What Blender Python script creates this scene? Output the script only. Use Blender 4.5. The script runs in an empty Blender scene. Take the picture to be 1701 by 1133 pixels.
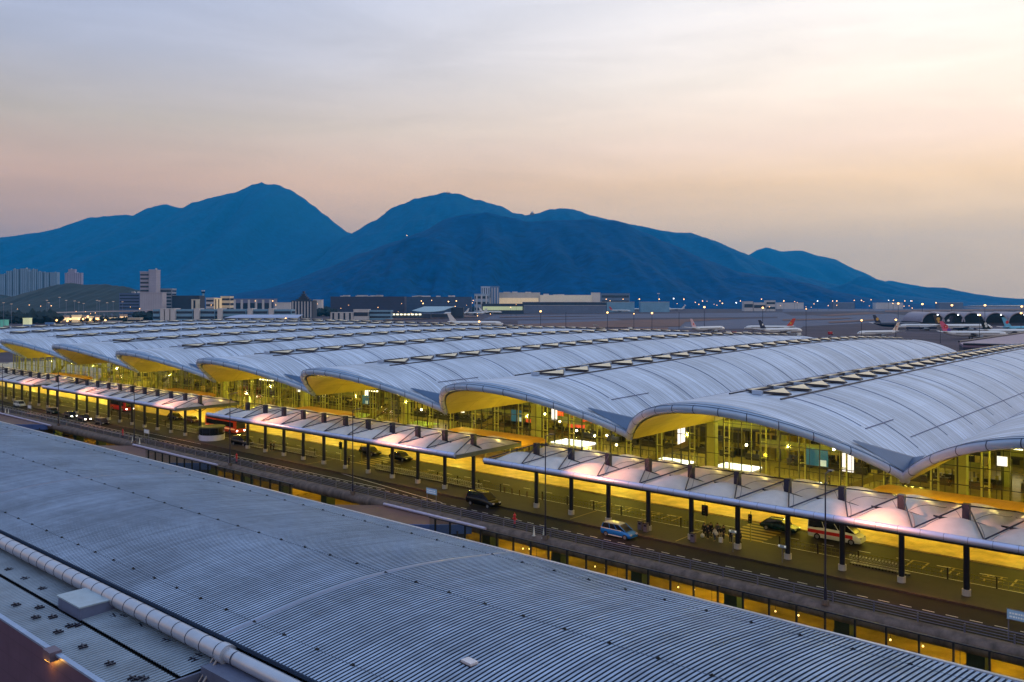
import bpy, bmesh, math, random
from mathutils import Vector, Matrix, noise
R = math.radians
rnd = random.Random(11)
sc = bpy.context.scene

# ---------------------------------------------------------------- camera
H = 28.9; F = 1436.0; HY = 497.0; CX = 850.5
A = R(41.02); CA = math.cos(A); SA = math.sin(A)
cam_d = bpy.data.cameras.new("camera"); cam = bpy.data.objects.new("camera", cam_d)
sc.collection.objects.link(cam); sc.camera = cam
cam.location = (0, 0, H); cam.rotation_euler = (R(90), 0, A)
cam_d.sensor_width = 36; cam_d.lens = F/1701*36; cam_d.shift_y = -(566.5-HY)/1701
cam_d.clip_start = 1; cam_d.clip_end = 90000

# ---------------------------------------------------------------- light
sc.view_settings.view_transform = 'Standard'; sc.view_settings.look = 'None'
sc.view_settings.exposure = 0; sc.view_settings.gamma = 1
SUN_EL, SUN_AZ = 3.0, 20.0      # azimuth measured from +Y towards +X (right of the view, behind the hills)
def lin(c):
    return tuple((x/12.92 if x <= .04045 else ((x+.055)/1.055)**2.4) for x in [v/255 for v in c])
def world():
    w = bpy.data.worlds.new("World"); sc.world = w; w.use_nodes = True
    nt = w.node_tree; N = nt.nodes; L = nt.links
    for n in list(N): N.remove(n)
    out = N.new('ShaderNodeOutputWorld')
    tc = N.new('ShaderNodeTexCoord')
    sx = N.new('ShaderNodeSeparateXYZ'); L.new(tc.outputs['Generated'], sx.inputs[0])
    def lk(c): return (*[v*.8 for v in lin(c)], 1)
    def ramp(stops):
        r = N.new('ShaderNodeValToRGB'); cr = r.color_ramp
        cr.elements[0].position = stops[0][0]; cr.elements[0].color = lk(stops[0][1])
        cr.elements[1].position = stops[-1][0]; cr.elements[1].color = lk(stops[-1][1])
        for p, c in stops[1:-1]:
            e = cr.elements.new(p); e.color = lk(c)
        L.new(sx.outputs['Z'], r.inputs[0]); return r
    left = ramp([(0, (172,140,122)), (.06, (184,146,124)), (.13, (202,164,140)), (.19, (180,166,154)), (.26, (166,168,184)), (.33, (162,172,200)), (.55, (158,180,214)), (1, (168,192,226))])
    right = ramp([(0, (212,188,154)), (.06, (232,200,160)), (.13, (252,212,166)), (.17, (262,230,204)), (.24, (257,240,222)), (.33, (250,242,236)), (.55, (196,206,226)), (1, (168,192,226))])
    dot = N.new('ShaderNodeVectorMath'); dot.operation = 'DOT_PRODUCT'
    L.new(tc.outputs['Generated'], dot.inputs[0]); dot.inputs[1].default_value = (CA, SA, 0)
    mr = N.new('ShaderNodeMapRange'); mr.interpolation_type = 'SMOOTHSTEP'
    mr.inputs['From Min'].default_value = -.55; mr.inputs['From Max'].default_value = .55
    L.new(dot.outputs['Value'], mr.inputs['Value'])
    mx = N.new('ShaderNodeMix'); mx.data_type = 'RGBA'
    L.new(mr.outputs[0], mx.inputs['Factor']); L.new(left.outputs[0], mx.inputs['A']); L.new(right.outputs[0], mx.inputs['B'])
    mp = N.new('ShaderNodeMapping'); mp.inputs['Scale'].default_value = (1.3, 1.3, 9); mp.inputs['Rotation'].default_value = (.10, .12, 0)
    L.new(tc.outputs['Generated'], mp.inputs[0])
    nz = N.new('ShaderNodeTexNoise'); nz.inputs['Scale'].default_value = 2.6; nz.inputs['Detail'].default_value = 7; nz.inputs['Roughness'].default_value = .6; nz.inputs['Distortion'].default_value = .6
    L.new(mp.outputs[0], nz.inputs['Vector'])
    nr = N.new('ShaderNodeMapRange'); nr.inputs['From Min'].default_value = .35; nr.inputs['From Max'].default_value = .7
    nr.inputs['To Min'].default_value = .92; nr.inputs['To Max'].default_value = 1.05
    L.new(nz.outputs['Fac'], nr.inputs['Value'])
    sc_ = N.new('ShaderNodeVectorMath'); sc_.operation = 'SCALE'
    L.new(mx.outputs['Result'], sc_.inputs[0]); L.new(nr.outputs[0], sc_.inputs['Scale'])
    bg = N.new('ShaderNodeBackground'); bg.inputs['Strength'].default_value = 1.65
    L.new(sc_.outputs[0], bg.inputs['Color'])
    sky = N.new('ShaderNodeTexSky'); sky.sky_type = 'NISHITA'; sky.sun_disc = False
    sky.sun_elevation = R(SUN_EL); sky.sun_rotation = R(SUN_AZ)
    bg2 = N.new('ShaderNodeBackground'); bg2.inputs['Strength'].default_value = .02
    L.new(sky.outputs[0], bg2.inputs['Color'])
    ad = N.new('ShaderNodeAddShader'); L.new(bg.outputs[0], ad.inputs[0]); L.new(bg2.outputs[0], ad.inputs[1])
    L.new(ad.outputs[0], out.inputs['Surface'])
world()
sd = bpy.data.lights.new("sun", 'SUN'); sd.energy = .35; sd.angle = R(12); sd.color = (1, .82, .66)
so = bpy.data.objects.new("sun", sd); sc.collection.objects.link(so)
so.rotation_euler = (R(90-9), 0, R(180-SUN_AZ))

# ---------------------------------------------------------------- helpers
def raydir(px, py=HY):
    r = (px-CX)/F
    return (r*CA-SA, r*SA+CA, (HY-py)/F)
def onz(px, py, z):
    d = raydir(px, py); t = (z-H)/d[2]; return (d[0]*t, d[1]*t)
def onv(px, v):
    d = raydir(px); return (d[0]*v/d[1], v)
def far(px, Y):
    d = raydir(px); return (d[0]*Y, d[1]*Y)
def zat(py, Y): return H+(HY-py)*Y/F
G0 = -8.5

def link(o, parent=None):
    sc.collection.objects.link(o)
    if parent: o.parent = parent
    return o
class MB:
    def __init__(s): s.v = []; s.f = []; s.m = []
    def add(s, vs, fs, mi=0):
        b = len(s.v); s.v += [tuple(p) for p in vs]
        for f in fs: s.f.append(tuple(b+i for i in f)); s.m.append(mi)
    def box(s, x0, x1, y0, y1, z0, z1, mi=0):
        s.add([(x0,y0,z0),(x1,y0,z0),(x1,y1,z0),(x0,y1,z0),(x0,y0,z1),(x1,y0,z1),(x1,y1,z1),(x0,y1,z1)],
              [(0,3,2,1),(4,5,6,7),(0,1,5,4),(1,2,6,5),(2,3,7,6),(3,0,4,7)], mi); return s
    def cbox(s, x, y, z, sx, sy, sz, mi=0): return s.box(x-sx/2, x+sx/2, y-sy/2, y+sy/2, z-sz/2, z+sz/2, mi)
    def poly(s, pts, mi=0): s.add(pts, [tuple(range(len(pts)))], mi); return s
    def prism(s, pts, z0, z1, mi=0):
        n = len(pts)
        s.add([(p[0],p[1],z0) for p in pts]+[(p[0],p[1],z1) for p in pts],
              [tuple(range(n))[::-1], tuple(range(n, 2*n))]+[(i,(i+1)%n,n+(i+1)%n,n+i) for i in range(n)], mi); return s
    def tube(s, p0, p1, r0, r1=None, n=8, mi=0, caps=True):
        r1 = r0 if r1 is None else r1
        p0 = Vector(p0); p1 = Vector(p1); d = (p1-p0).normalized()
        a = d.orthogonal().normalized(); b = d.cross(a)
        vs = []
        for p, r in ((p0, r0), (p1, r1)):
            for i in range(n):
                t = 2*math.pi*(i+.5)/n; vs.append(p+a*(r*math.cos(t))+b*(r*math.sin(t)))
        fs = [(i,(i+1)%n,n+(i+1)%n,n+i) for i in range(n)]
        if caps: fs += [tuple(range(n))[::-1], tuple(range(n, 2*n))]
        s.add(vs, fs, mi); return s
    def loft(s, secs, closed=True, caps=True, mi=0):
        n = len(secs[0]); vs = [p for q in secs for p in q]; fs = []
        for k in range(len(secs)-1):
            for i in range(n if closed else n-1):
                j = (i+1) % n
                fs.append((k*n+i, k*n+j, (k+1)*n+j, (k+1)*n+i))
        if caps and closed: fs += [tuple(range(n))[::-1], tuple(range((len(secs)-1)*n, len(secs)*n))]
        s.add(vs, fs, mi); return s
    def sphere(s, c, r, n=10, m=6, sz=1, mi=0):
        secs = []
        for k in range(m+1):
            t = math.pi*k/m-math.pi/2; rr = max(r*math.cos(t), r*.02)
            secs.append([(c[0]+rr*math.cos(2*math.pi*i/n), c[1]+rr*math.sin(2*math.pi*i/n), c[2]+sz*r*math.sin(t)) for i in range(n)])
        return s.loft(secs, mi=mi)
    def grid(s, P, mi=0):
        nu = len(P[0]); vs = [p for row in P for p in row]; fs = []
        for j in range(len(P)-1):
            for i in range(nu-1): fs.append((j*nu+i, j*nu+i+1, (j+1)*nu+i+1, (j+1)*nu+i))
        s.add(vs, fs, mi); return s
    def build(s, name, mats, parent=None, loc=(0,0,0), rz=0, smooth=False, auto=None):
        me = bpy.data.meshes.new(name); me.from_pydata(s.v, [], s.f)
        if not isinstance(mats, (list, tuple)): mats = [mats]
        for m in mats: me.materials.append(m)
        if len(mats) > 1: me.polygons.foreach_set('material_index', s.m)
        bm = bmesh.new(); bm.from_mesh(me)
        if smooth is not True or auto is not None: pass
        bmesh.ops.recalc_face_normals(bm, faces=bm.faces)
        bm.to_mesh(me); bm.free()
        if smooth:
            me.polygons.foreach_set('use_smooth', [True]*len(me.polygons))
            if auto: me.set_sharp_from_angle(angle=R(auto))
        me.update()
        o = bpy.data.objects.new(name, me); o.location = loc; o.rotation_euler = (0,0,rz)
        return link(o, parent)
def tag(o, label=None, cat=None, group=None, kind=None):
    if label: o['label'] = label
    if cat: o['category'] = cat
    if group: o['group'] = group
    if kind: o['kind'] = kind
    return o
def thing(name, loc, rz=0, label=None, cat=None, group=None):
    o = bpy.data.objects.new(name, None); o.location = loc; o.rotation_euler = (0,0,rz); o.empty_display_size = .2
    link(o); return tag(o, label, cat, group)
def struct(o): o['kind'] = 'structure'; return o
def copy_tree(o, parent=None, loc=None, rz=None, label=None, mats=None):
    c = o.copy(); link(c, parent)
    if loc: c.location = loc
    if rz is not None: c.rotation_euler = (0,0,rz)
    if label: c['label'] = label
    for ch in list(o.children): copy_tree(ch, c)
    return c
ORD = ['first','second','third','fourth','fifth','sixth','seventh','eighth','ninth','tenth','eleventh','twelfth','thirteenth','fourteenth','fifteenth','sixteenth','seventeenth','eighteenth','nineteenth','twentieth']
TENS = {20:'twenty',30:'thirty',40:'forty',50:'fifty',60:'sixty',70:'seventy',80:'eighty',90:'ninety'}
def ordn(i):   # 0-based
    n = i+1
    if n <= 20: return ORD[i]
    t, u = n//10*10, n % 10
    return TENS[t][:-1]+'ieth' if u == 0 else TENS[t]+'-'+ORD[u-1]
def light(kind, name, loc, energy, color, size=.2, parent=None, rot=None, sy=None, angle=None, blend=.6):
    l = bpy.data.lights.new(name, kind); l.energy = energy; l.color = color
    if kind == 'AREA':
        l.shape = 'RECTANGLE'; l.size = size; l.size_y = sy or size
    else: l.shadow_soft_size = size
    if kind == 'SPOT': l.spot_size = R(angle or 90); l.spot_blend = blend
    o = bpy.data.objects.new(name, l); o.location = loc
    if rot: o.rotation_euler = rot
    return link(o, parent)

# ---------------------------------------------------------------- materials
MATS = {}
def mat(name, col, rough=.6, metal=0., var=.12, scale=1., bump=0., bscale=None, emit=None, estr=0., spec=.5, stretch=(1,1,1), fn=None, srgb=True, alpha=None, gen=False):
    if name in MATS: return MATS[name]
    m = bpy.data.materials.new(name); m.use_nodes = True; nt = m.node_tree; N = nt.nodes; L = nt.links
    b = N['Principled BSDF']; b.inputs['Roughness'].default_value = rough; b.inputs['Metallic'].default_value = metal
    b.inputs['Specular IOR Level'].default_value = spec
    c = lin(col) if srgb else col
    tc = N.new('ShaderNodeTexCoord'); mp = N.new('ShaderNodeMapping'); mp.inputs['Scale'].default_value = stretch
    L.new(tc.outputs['Object'], mp.inputs[0])
    nz = N.new('ShaderNodeTexNoise'); nz.inputs['Scale'].default_value = scale; nz.inputs['Detail'].default_value = 6; nz.inputs['Roughness'].default_value = .62
    L.new(mp.outputs[0], nz.inputs['Vector'])
    mx = N.new('ShaderNodeMix'); mx.data_type = 'RGBA'
    mx.inputs['A'].default_value = (*[max(0, x*(1-var)) for x in c], 1); mx.inputs['B'].default_value = (*[min(1, x*(1+var)) for x in c], 1)
    mr = N.new('ShaderNodeMapRange'); mr.inputs['From Min'].default_value = .3; mr.inputs['From Max'].default_value = .7
    L.new(nz.outputs['Fac'], mr.inputs['Value']); L.new(mr.outputs[0], mx.inputs['Factor'])
    col_out = mx.outputs['Result']
    if fn: col_out = fn(nt, tc, col_out, b)
    L.new(col_out, b.inputs['Base Color'])
    if bump:
        bn = N.new('ShaderNodeBump'); bn.inputs['Strength'].default_value = bump; bn.inputs['Distance'].default_value = .05
        n2 = N.new('ShaderNodeTexNoise'); n2.inputs['Scale'].default_value = bscale or scale*6; n2.inputs['Detail'].default_value = 4
        L.new(tc.outputs['Object'], n2.inputs['Vector']); L.new(n2.outputs['Fac'], bn.inputs['Height']); L.new(bn.outputs[0], b.inputs['Normal'])
    if emit: b.inputs['Emission Color'].default_value = (*emit, 1); b.inputs['Emission Strength'].default_value = estr
    MATS[name] = m; return m
def stripes(axis, period, width, dark=.5, soft=.03):
    """thin darker seam lines along object axis"""
    def fn(nt, tc, col, b):
        N = nt.nodes; L = nt.links
        sx = N.new('ShaderNodeSeparateXYZ'); L.new(tc.outputs['Object'], sx.inputs[0])
        d = N.new('ShaderNodeMath'); d.operation = 'DIVIDE'; d.inputs[1].default_value = period; L.new(sx.outputs[axis], d.inputs[0])
        f = N.new('ShaderNodeMath'); f.operation = 'FRACT'; L.new(d.outputs[0], f.inputs[0])
        g = N.new('ShaderNodeMath'); g.operation = 'LESS_THAN'; g.inputs[1].default_value = width; L.new(f.outputs[0], g.inputs[0])
        mx = N.new('ShaderNodeMix'); mx.data_type = 'RGBA'; mx.blend_type = 'MULTIPLY'
        mx.inputs['B'].default_value = (dark, dark, dark, 1)
        L.new(g.outputs[0], mx.inputs['Factor']); L.new(col, mx.inputs['A'])
        return mx.outputs['Result']
    return fn
def chain(*fns):
    def fn(nt, tc, col, b):
        for f in fns: col = f(nt, tc, col, b)
        return col
    return fn
def glass(name, tint=(.9,.95,.9), refl=.08):
    if name in MATS: return MATS[name]
    m = bpy.data.materials.new(name); m.use_nodes = True; nt = m.node_tree; N = nt.nodes; L = nt.links
    for n in list(N): N.remove(n)
    o = N.new('ShaderNodeOutputMaterial'); t = N.new('ShaderNodeBsdfTransparent'); t.inputs[0].default_value = (*tint, 1)
    g = N.new('ShaderNodeBsdfGlossy'); g.inputs['Roughness'].default_value = .06
    f = N.new('ShaderNodeLayerWeight'); f.inputs['Blend'].default_value = .25
    mt = N.new('ShaderNodeMath'); mt.operation = 'MULTIPLY_ADD'; mt.inputs[1].default_value = .35; mt.inputs[2].default_value = refl
    L.new(f.outputs['Fresnel'], mt.inputs[0])
    x = N.new('ShaderNodeMixShader'); L.new(mt.outputs[0], x.inputs[0]); L.new(t.outputs[0], x.inputs[1]); L.new(g.outputs[0], x.inputs[2])
    L.new(x.outputs[0], o.inputs[0]); MATS[name] = m; return m
def emis(name, col, s):
    return mat(name, (40,40,40), emit=col, estr=s)
YEL = (1.0, .74, .06); GRN = (1.0, .84, .10)
def streaks(amt=.25, fy=2.2):
    def fn(nt, tc, col, b):
        N = nt.nodes; L = nt.links
        mp = N.new('ShaderNodeMapping'); mp.inputs['Scale'].default_value = (.035, fy, .0); L.new(tc.outputs['Object'], mp.inputs[0])
        nz = N.new('ShaderNodeTexNoise'); nz.inputs['Scale'].default_value = 1; nz.inputs['Detail'].default_value = 3; L.new(mp.outputs[0], nz.inputs['Vector'])
        mr = N.new('ShaderNodeMapRange'); mr.inputs['From Min'].default_value = .35; mr.inputs['From Max'].default_value = .65; mr.inputs['To Min'].default_value = 1-amt; mr.inputs['To Max'].default_value = 1+amt*.5
        L.new(nz.outputs['Fac'], mr.inputs['Value'])
        sc_ = N.new('ShaderNodeVectorMath'); sc_.operation = 'SCALE'; L.new(col, sc_.inputs[0]); L.new(mr.outputs[0], sc_.inputs['Scale'])
        return sc_.outputs[0]
    return fn
M_roof = mat('terminal roof metal', (178,192,214), .5, .2, .22, .07, stretch=(1,2.5,1), fn=chain(streaks(.3, 1.6), stripes('Y', .62, .2, .66), stripes('Y', 12, .5, .93), stripes('X', 9, .5, .95)))
M_seam = mat('roof seam', (96,106,138), .5, .3)
M_fascia = mat('fascia blue metal', (150,170,196), .42, .35, .10, .4)
M_fjoint = mat('fascia joint', (40,50,75), .6)
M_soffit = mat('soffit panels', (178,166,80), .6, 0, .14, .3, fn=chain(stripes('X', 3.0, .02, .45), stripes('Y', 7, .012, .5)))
M_dark = mat('dark steel', (30,32,52), .45, .4, .2, 2)
M_darkgap = mat('dark gap', (14,15,20), .9)
M_post = mat('post blue grey steel', (44,44,66), .4, .3, .15, 2)
M_column = mat('dark column paint', (30,32,46), .35, .2, .2, 3)
M_conc = mat('weathered concrete', (96,80,74), .85, 0, .55, .9, bump=.4, stretch=(1,1,.35))
M_concl = mat('pale concrete', (176,168,160), .8, 0, .12, 1)
M_asph = mat('asphalt', (28,24,23), .85, 0, .3, .35, bump=.25, bscale=30, spec=.2)
M_asph2 = mat('asphalt inner road', (36,31,27), .7, 0, .3, .3, bump=.2, bscale=30, spec=.25)
M_pave = mat('paving slabs', (46,37,29), .8, 0, .22, .8, fn=chain(stripes('X', .9, .05, .75), stripes('Y', .9, .05, .75)))
M_fore = mat('forecourt paving', (190,160,98), .5, 0, .4, .5, fn=chain(stripes('X', 1.2, .04, .8), stripes('Y', 1.2, .04, .8)))
M_white = mat('white road paint', (205,200,190), .6, 0, .15, 4)
M_yellowp = mat('yellow road paint', (128,108,46), .6, 0, .15, 4)
M_rail = mat('rail galvanised', (120,116,140), .4, .6)
M_raild = mat('rail dark', (40,34,40), .5, .4)
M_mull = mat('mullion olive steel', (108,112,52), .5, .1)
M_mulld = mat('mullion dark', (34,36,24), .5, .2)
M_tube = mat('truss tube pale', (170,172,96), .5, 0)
M_glass = glass('clear glass', (.93,.95,.88), .05)
M_glassd = mat('dark glass', (16,20,28), .12, 0, .1, spec=.8)
# ================================================================ terrain
def camfar(px, Y): return far(px, Y)
M_forest = mat('hill forest hazed', (6,80,124), 1., 0, .3, .02, bump=1., bscale=.03, spec=.05)  # blue of the distant air painted into the forest colour
M_front = mat('near slope forest less hazed', (2,66,112), 1., 0, .4, .02, bump=1., bscale=.03, spec=.05)  # darker copy for nearer ridges, distance haze painted into the colour
M_forest2 = mat('near hill trees', (22,34,38), .95, 0, .5, .03, bump=1., bscale=.12)
M_water = mat('sea water', (60,80,100), .12, 0, .1, .001, bump=.15, bscale=.05)
M_apron = mat('apron concrete', (66,56,68), .85, 0, .4, .008, stretch=(1,3,1), spec=.15, bump=.1, bscale=.5,
   fn=chain(stripes('X', 60, .012, .75), stripes('Y', 45, .02, .8)))
M_taxi = mat('taxiway asphalt', (58,64,92), .8, 0, .25, .01, stretch=(1,4,1))
M_grass = mat('dry grass strip', (92,58,52), .9, 0, .3, .02)
mb = MB(); mb.poly([(-60000,-20000,-10.5),(60000,-20000,-10.5),(60000,60000,-10.5),(-60000,60000,-10.5)])
struct(mb.build('sea', M_water))
mb = MB()
pts = [far(-3500,120), far(9000,60), far(3300,2500), far(1950,4200), far(1560,5200), far(1500,9000), far(-800,9000), far(-2500,3000)]
mb.poly([(p[0],p[1],G0) for p in pts]+[(-100,-250,G0)][:0])
mb.poly([(-500,-60,G0-.02),(160,-60,G0-.02),(160,330,G0-.02),(-500,330,G0-.02)])
struct(mb.build('ground', M_apron))
def strip(name, m, quads, z):
    mb = MB()
    for qi, (pa, ya, pb, yb, pc, yc, pd, yd) in enumerate(quads):
        P = [onz(pa, ya, G0), onz(pb, yb, G0), onz(pc, yc, G0), onz(pd, yd, G0)]
        mb.poly([(p[0], p[1], G0+z+.05*qi) for p in P])
    return struct(mb.build(name, m))
# taxiways (bluish grey) and grass islands (reddish) laid on the airfield
strip('taxiway', M_taxi, [(820,524,1300,519,1320,526,800,531), (1290,525,1480,521,1560,531,1300,544), (1060,534,1360,527,1330,545,1050,548), (860,533,1020,530,1060,536,860,540), (1300,512,1700,510,1700,516,1300,518),
   (300,548,700,540,640,536,300,540), (700,518,860,514,860,520,700,523)], .05)
strip('grass_strip', M_grass, [(690,546,1130,536,1240,529,1050,532), (860,541,1140,534,1130,543,860,547), (1352,524,1440,519,1470,521,1380,525.5), (1300,531,1420,528.5,1400,530.5,1300,533.5), (1375,535,1460,530.5,1455,533,1378,537.5),
   (1470,516,1701,513,1701,516,1470,519), (830,526.5,1050,525,1300,521.5,830,528), (0,556,300,545,240,538,0,545), (950,549,1110,545,1110,549,950,552), (640,528,760,523,800,527,640,533)], .60)

def ridge(name, prof, Y, front, back, seed, amp=.22, rough=1., base=G0-2, mt=None, nx=240, nt_=46, zpow=1.0, label=None):
    """mountain ridge whose crest follows the photographed skyline, with spurs running down its front"""
    mb = MB(); x0 = prof[0][0]; x1 = prof[-1][0]; P = []
    def prz(px):
        for (a, ya), (b, yb) in zip(prof, prof[1:]):
            if a <= px <= b:
                t = (px-a)/(b-a); t2 = t*t*(3-2*t)*.5+t*.5
                return zat(ya+(yb-ya)*t2, Y)
        return zat(prof[-1][1], Y)
    for j in range(-nt_, nt_//2+1):
        row = []
        t = j/nt_ if j < 0 else j/(nt_//2)
        for i in range(nx+1):
            px = x0+(x1-x0)*i/nx
            cz = max(prz(px)-base, 0)
            if t <= 0:
                yy = Y+front*t
                s = 1+t
            else:
                yy = Y+back*t; s = 1-t
            X = (px-CX)/F*Y*(1 + .0*t)
            n = noise.fractal(Vector((X/(front*.34)+seed*7.1, yy/(front*1.4)+seed, seed*3.3)), 1.0, 2.1, 6)
            n2 = noise.noise(Vector((X/(front*.16)+seed, seed*2.2+t*.8, 0)))
            n3 = noise.fractal(Vector((X/(front*.045)+seed, yy/(front*.30), seed)), .9, 2.2, 4)
            f = s**zpow
            z = cz*f + cz*amp*(n+.8*abs(n2)-.35+.22*n3)*f*(1-f)*3.2
            jag = noise.noise(Vector((px*.11, seed*5, 0)))*.010 + noise.noise(Vector((px*.4, seed*9, 0)))*.004
            z += cz*jag*s*rough
            z = min(z, cz*(.12+.88*s**.55)*1.0) if t < 0 else z
            row.append((X*CA-yy*SA, X*SA+yy*CA, base+max(z, -1)))
        P.append(row)
    mb.grid(P)
    o = mb.build(name, mt or M_forest, smooth=True)
    if label: o['label'] = label
    return struct(o)
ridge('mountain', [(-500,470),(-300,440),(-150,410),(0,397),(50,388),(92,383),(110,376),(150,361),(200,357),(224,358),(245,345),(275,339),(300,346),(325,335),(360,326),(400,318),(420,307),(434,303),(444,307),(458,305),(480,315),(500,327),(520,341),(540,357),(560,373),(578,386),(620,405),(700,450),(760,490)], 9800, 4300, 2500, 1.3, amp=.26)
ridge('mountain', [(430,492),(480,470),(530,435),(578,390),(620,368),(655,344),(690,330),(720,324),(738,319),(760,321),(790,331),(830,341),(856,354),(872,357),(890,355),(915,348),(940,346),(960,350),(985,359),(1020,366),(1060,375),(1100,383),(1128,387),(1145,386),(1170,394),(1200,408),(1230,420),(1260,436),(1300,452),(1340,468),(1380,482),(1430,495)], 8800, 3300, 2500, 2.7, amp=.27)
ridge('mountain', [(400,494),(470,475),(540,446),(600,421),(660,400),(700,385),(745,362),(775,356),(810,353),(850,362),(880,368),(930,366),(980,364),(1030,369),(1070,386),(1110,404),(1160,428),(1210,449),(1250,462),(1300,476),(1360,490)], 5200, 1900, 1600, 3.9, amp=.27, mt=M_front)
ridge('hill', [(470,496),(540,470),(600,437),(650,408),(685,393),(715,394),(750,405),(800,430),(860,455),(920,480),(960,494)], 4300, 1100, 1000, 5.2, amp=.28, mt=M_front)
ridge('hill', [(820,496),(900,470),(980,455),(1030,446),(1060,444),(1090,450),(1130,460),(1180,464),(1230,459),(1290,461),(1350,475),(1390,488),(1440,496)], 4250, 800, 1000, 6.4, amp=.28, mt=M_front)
ridge('mountain', [(1180,470),(1240,424),(1262,414),(1272,411),(1300,418),(1330,416),(1360,425),(1385,430),(1410,443),(1440,459),(1462,468),(1480,466),(1512,474),(1560,490),(1600,497)], 13600, 3200, 2000, 7.5, nx=110)
ridge('mountain', [(1360,494),(1400,478),(1425,460),(1440,459),(1470,470),(1500,480),(1540,477),(1570,478),(1600,487),(1640,495),(1690,497)], 8600, 1500, 1500, 8.1, nx=80)
ridge('hill', [(1290,497),(1340,486),(1380,478),(1412,471),(1440,478),(1480,489),(1530,496)], 5200, 700, 900, 9.6, nx=70)
ridge('hill', [(1560,498),(1610,494),(1650,493),(1690,496),(1760,498)], 9500, 900, 900, 10.2, nx=40)
# wooded knoll at the left, behind the road bridge
ridge('wooded_hill', [(-60,512),(20,497),(50,484),(90,474),(116,470),(140,473),(175,472),(205,476),(240,484),(275,500),(300,508)], 2300, 420, 420, 12.4, amp=.15, rough=3.2, mt=M_forest2, nx=150)
ridge('wooded_hill', [(-300,470),(-150,455),(0,489),(30,495),(80,500)], 3000, 420, 420, 13.4, amp=.15, rough=3.2, mt=M_forest2, nx=60)

# low tree belts, each one mass nobody could count
def tree_belt(px0, px1, Y, h, seed, label, dens=1.):
    mb = MB(); r = random.Random(seed)
    n = int(abs(px1-px0)*1.6*dens)
    for i in range(n):
        px = px0+(px1-px0)*r.random(); yy = Y+r.uniform(-25, 25)
        x, y = far(px, yy); hh = h*r.uniform(.55, 1.1); rr = hh*r.uniform(.4, .7)
        for k in range(4):
            cx = x+r.uniform(-rr,rr)*.7; cy = y+r.uniform(-rr,rr)*.7; cz = G0+hh*r.uniform(.35,.75); q = rr*r.uniform(.4,.8)
            vs = []
            for a in range(6):
                t = a*math.pi/3+r.random()
                vs.append((cx+q*math.cos(t), cy+q*math.sin(t), cz+r.uniform(-.3,.3)*q))
            vs += [(cx, cy, cz+q*r.uniform(.7,1.2)), (cx, cy, cz-q)]
            mb.add(vs, [(a,(a+1)%6,6) for a in range(6)]+[((a+1)%6,a,7) for a in range(6)])
    return tag(mb.build('tree_belt', M_forest2), label, kind='stuff')
tree_belt(0, 90, 1350, 17, 1, 'dark trees behind the toll plaza at far left')
tree_belt(225, 420, 1560, 14, 2, 'dark trees in front of the pale tower hotel')
tree_belt(120, 215, 1420, 9, 3, 'dark shrubs around the lit toll plaza')
tree_belt(500, 560, 1900, 18, 4, 'dark trees beside the stepped dark building')
tree_belt(960, 1350, 4100, 26, 5, 'dark trees along the foot of the mountains')
tree_belt(520, 830, 2600, 16, 6, 'dark trees by the long dark office block')

# air between here and the mountains
def haze():
    mb = MB(); mb.box(-19500, 16500, -300, 18500, -12, 1290)
    m = bpy.data.materials.new('haze air'); m.use_nodes = True; nt = m.node_tree
    for n in list(nt.nodes): nt.nodes.remove(n)
    o = nt.nodes.new('ShaderNodeOutputMaterial'); p = nt.nodes.new('ShaderNodeVolumePrincipled')
    p.inputs['Color'].default_value = (.03, .50, 1., 1); p.inputs['Density'].default_value = HAZE
    p.inputs['Anisotropy'].default_value = .0
    nt.links.new(p.outputs[0], o.inputs['Volume'])
    m.volume_intersection_method = 'ACCURATE' if hasattr(m, 'volume_intersection_method') else None
    tag(mb.build('haze', m), kind='stuff')
HAZE = 4.2e-5
# ================================================================ terminal building
V_END = 285.0; V_GLASS = 122.0
VT = [9.7, 10.6, 11.0, 11.4, 11.7, 11.8, 12.0, 12.1, 12.2, 12.2, 12.2, 12.2]
def valley_u(i): return -29.84-36*i
def valley_z(i, v): return VT[max(i, 0)] if i >= 0 else 9.7
def crown_z(j, v):
    h = (.3 if j <= 0 else 1.8)*math.sin(math.pi*max(0, min(1, (v-95)/195)))
    return 16.9+.15*max(j, 0)+h - .8*max(0, (v-240)/45)
RR = 25.6
def arc(s): return (math.sqrt(RR*RR-(s-18)**2)-18.2)/7.4
def vz(j, s, v):
    """roof height over bay j, s metres right of its left valley"""
    zl, zr = valley_z(j+1, v), valley_z(j, v)
    a = arc(s); base = zl+(zr-zl)*s/36
    return base + a*(crown_z(j, v)-(zl+zr)/2)
def edge_v(s): return 100.6-11.6*(1-(1-s/18)**2)
JS = range(-2, 9)
terminal = thing('airport_terminal', (0, 0, 0), 0, 'long lit terminal hall under a row of silver barrel vaults with yellow soffits', 'terminal building')
NS = 36
def lerp(a, b, t): return a+(b-a)*t
M_skyb = mat('skylight frame', (36,38,56), .5, .3)
M_skyg = mat('skylight pane warm', (176,166,136), .25, .1, .2, .6, emit=(1,.8,.4), estr=.03)
M_valley = mat('valley gutter', (66,92,126), .4, .5, .1, .5)
far_sky = MB()
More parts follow.
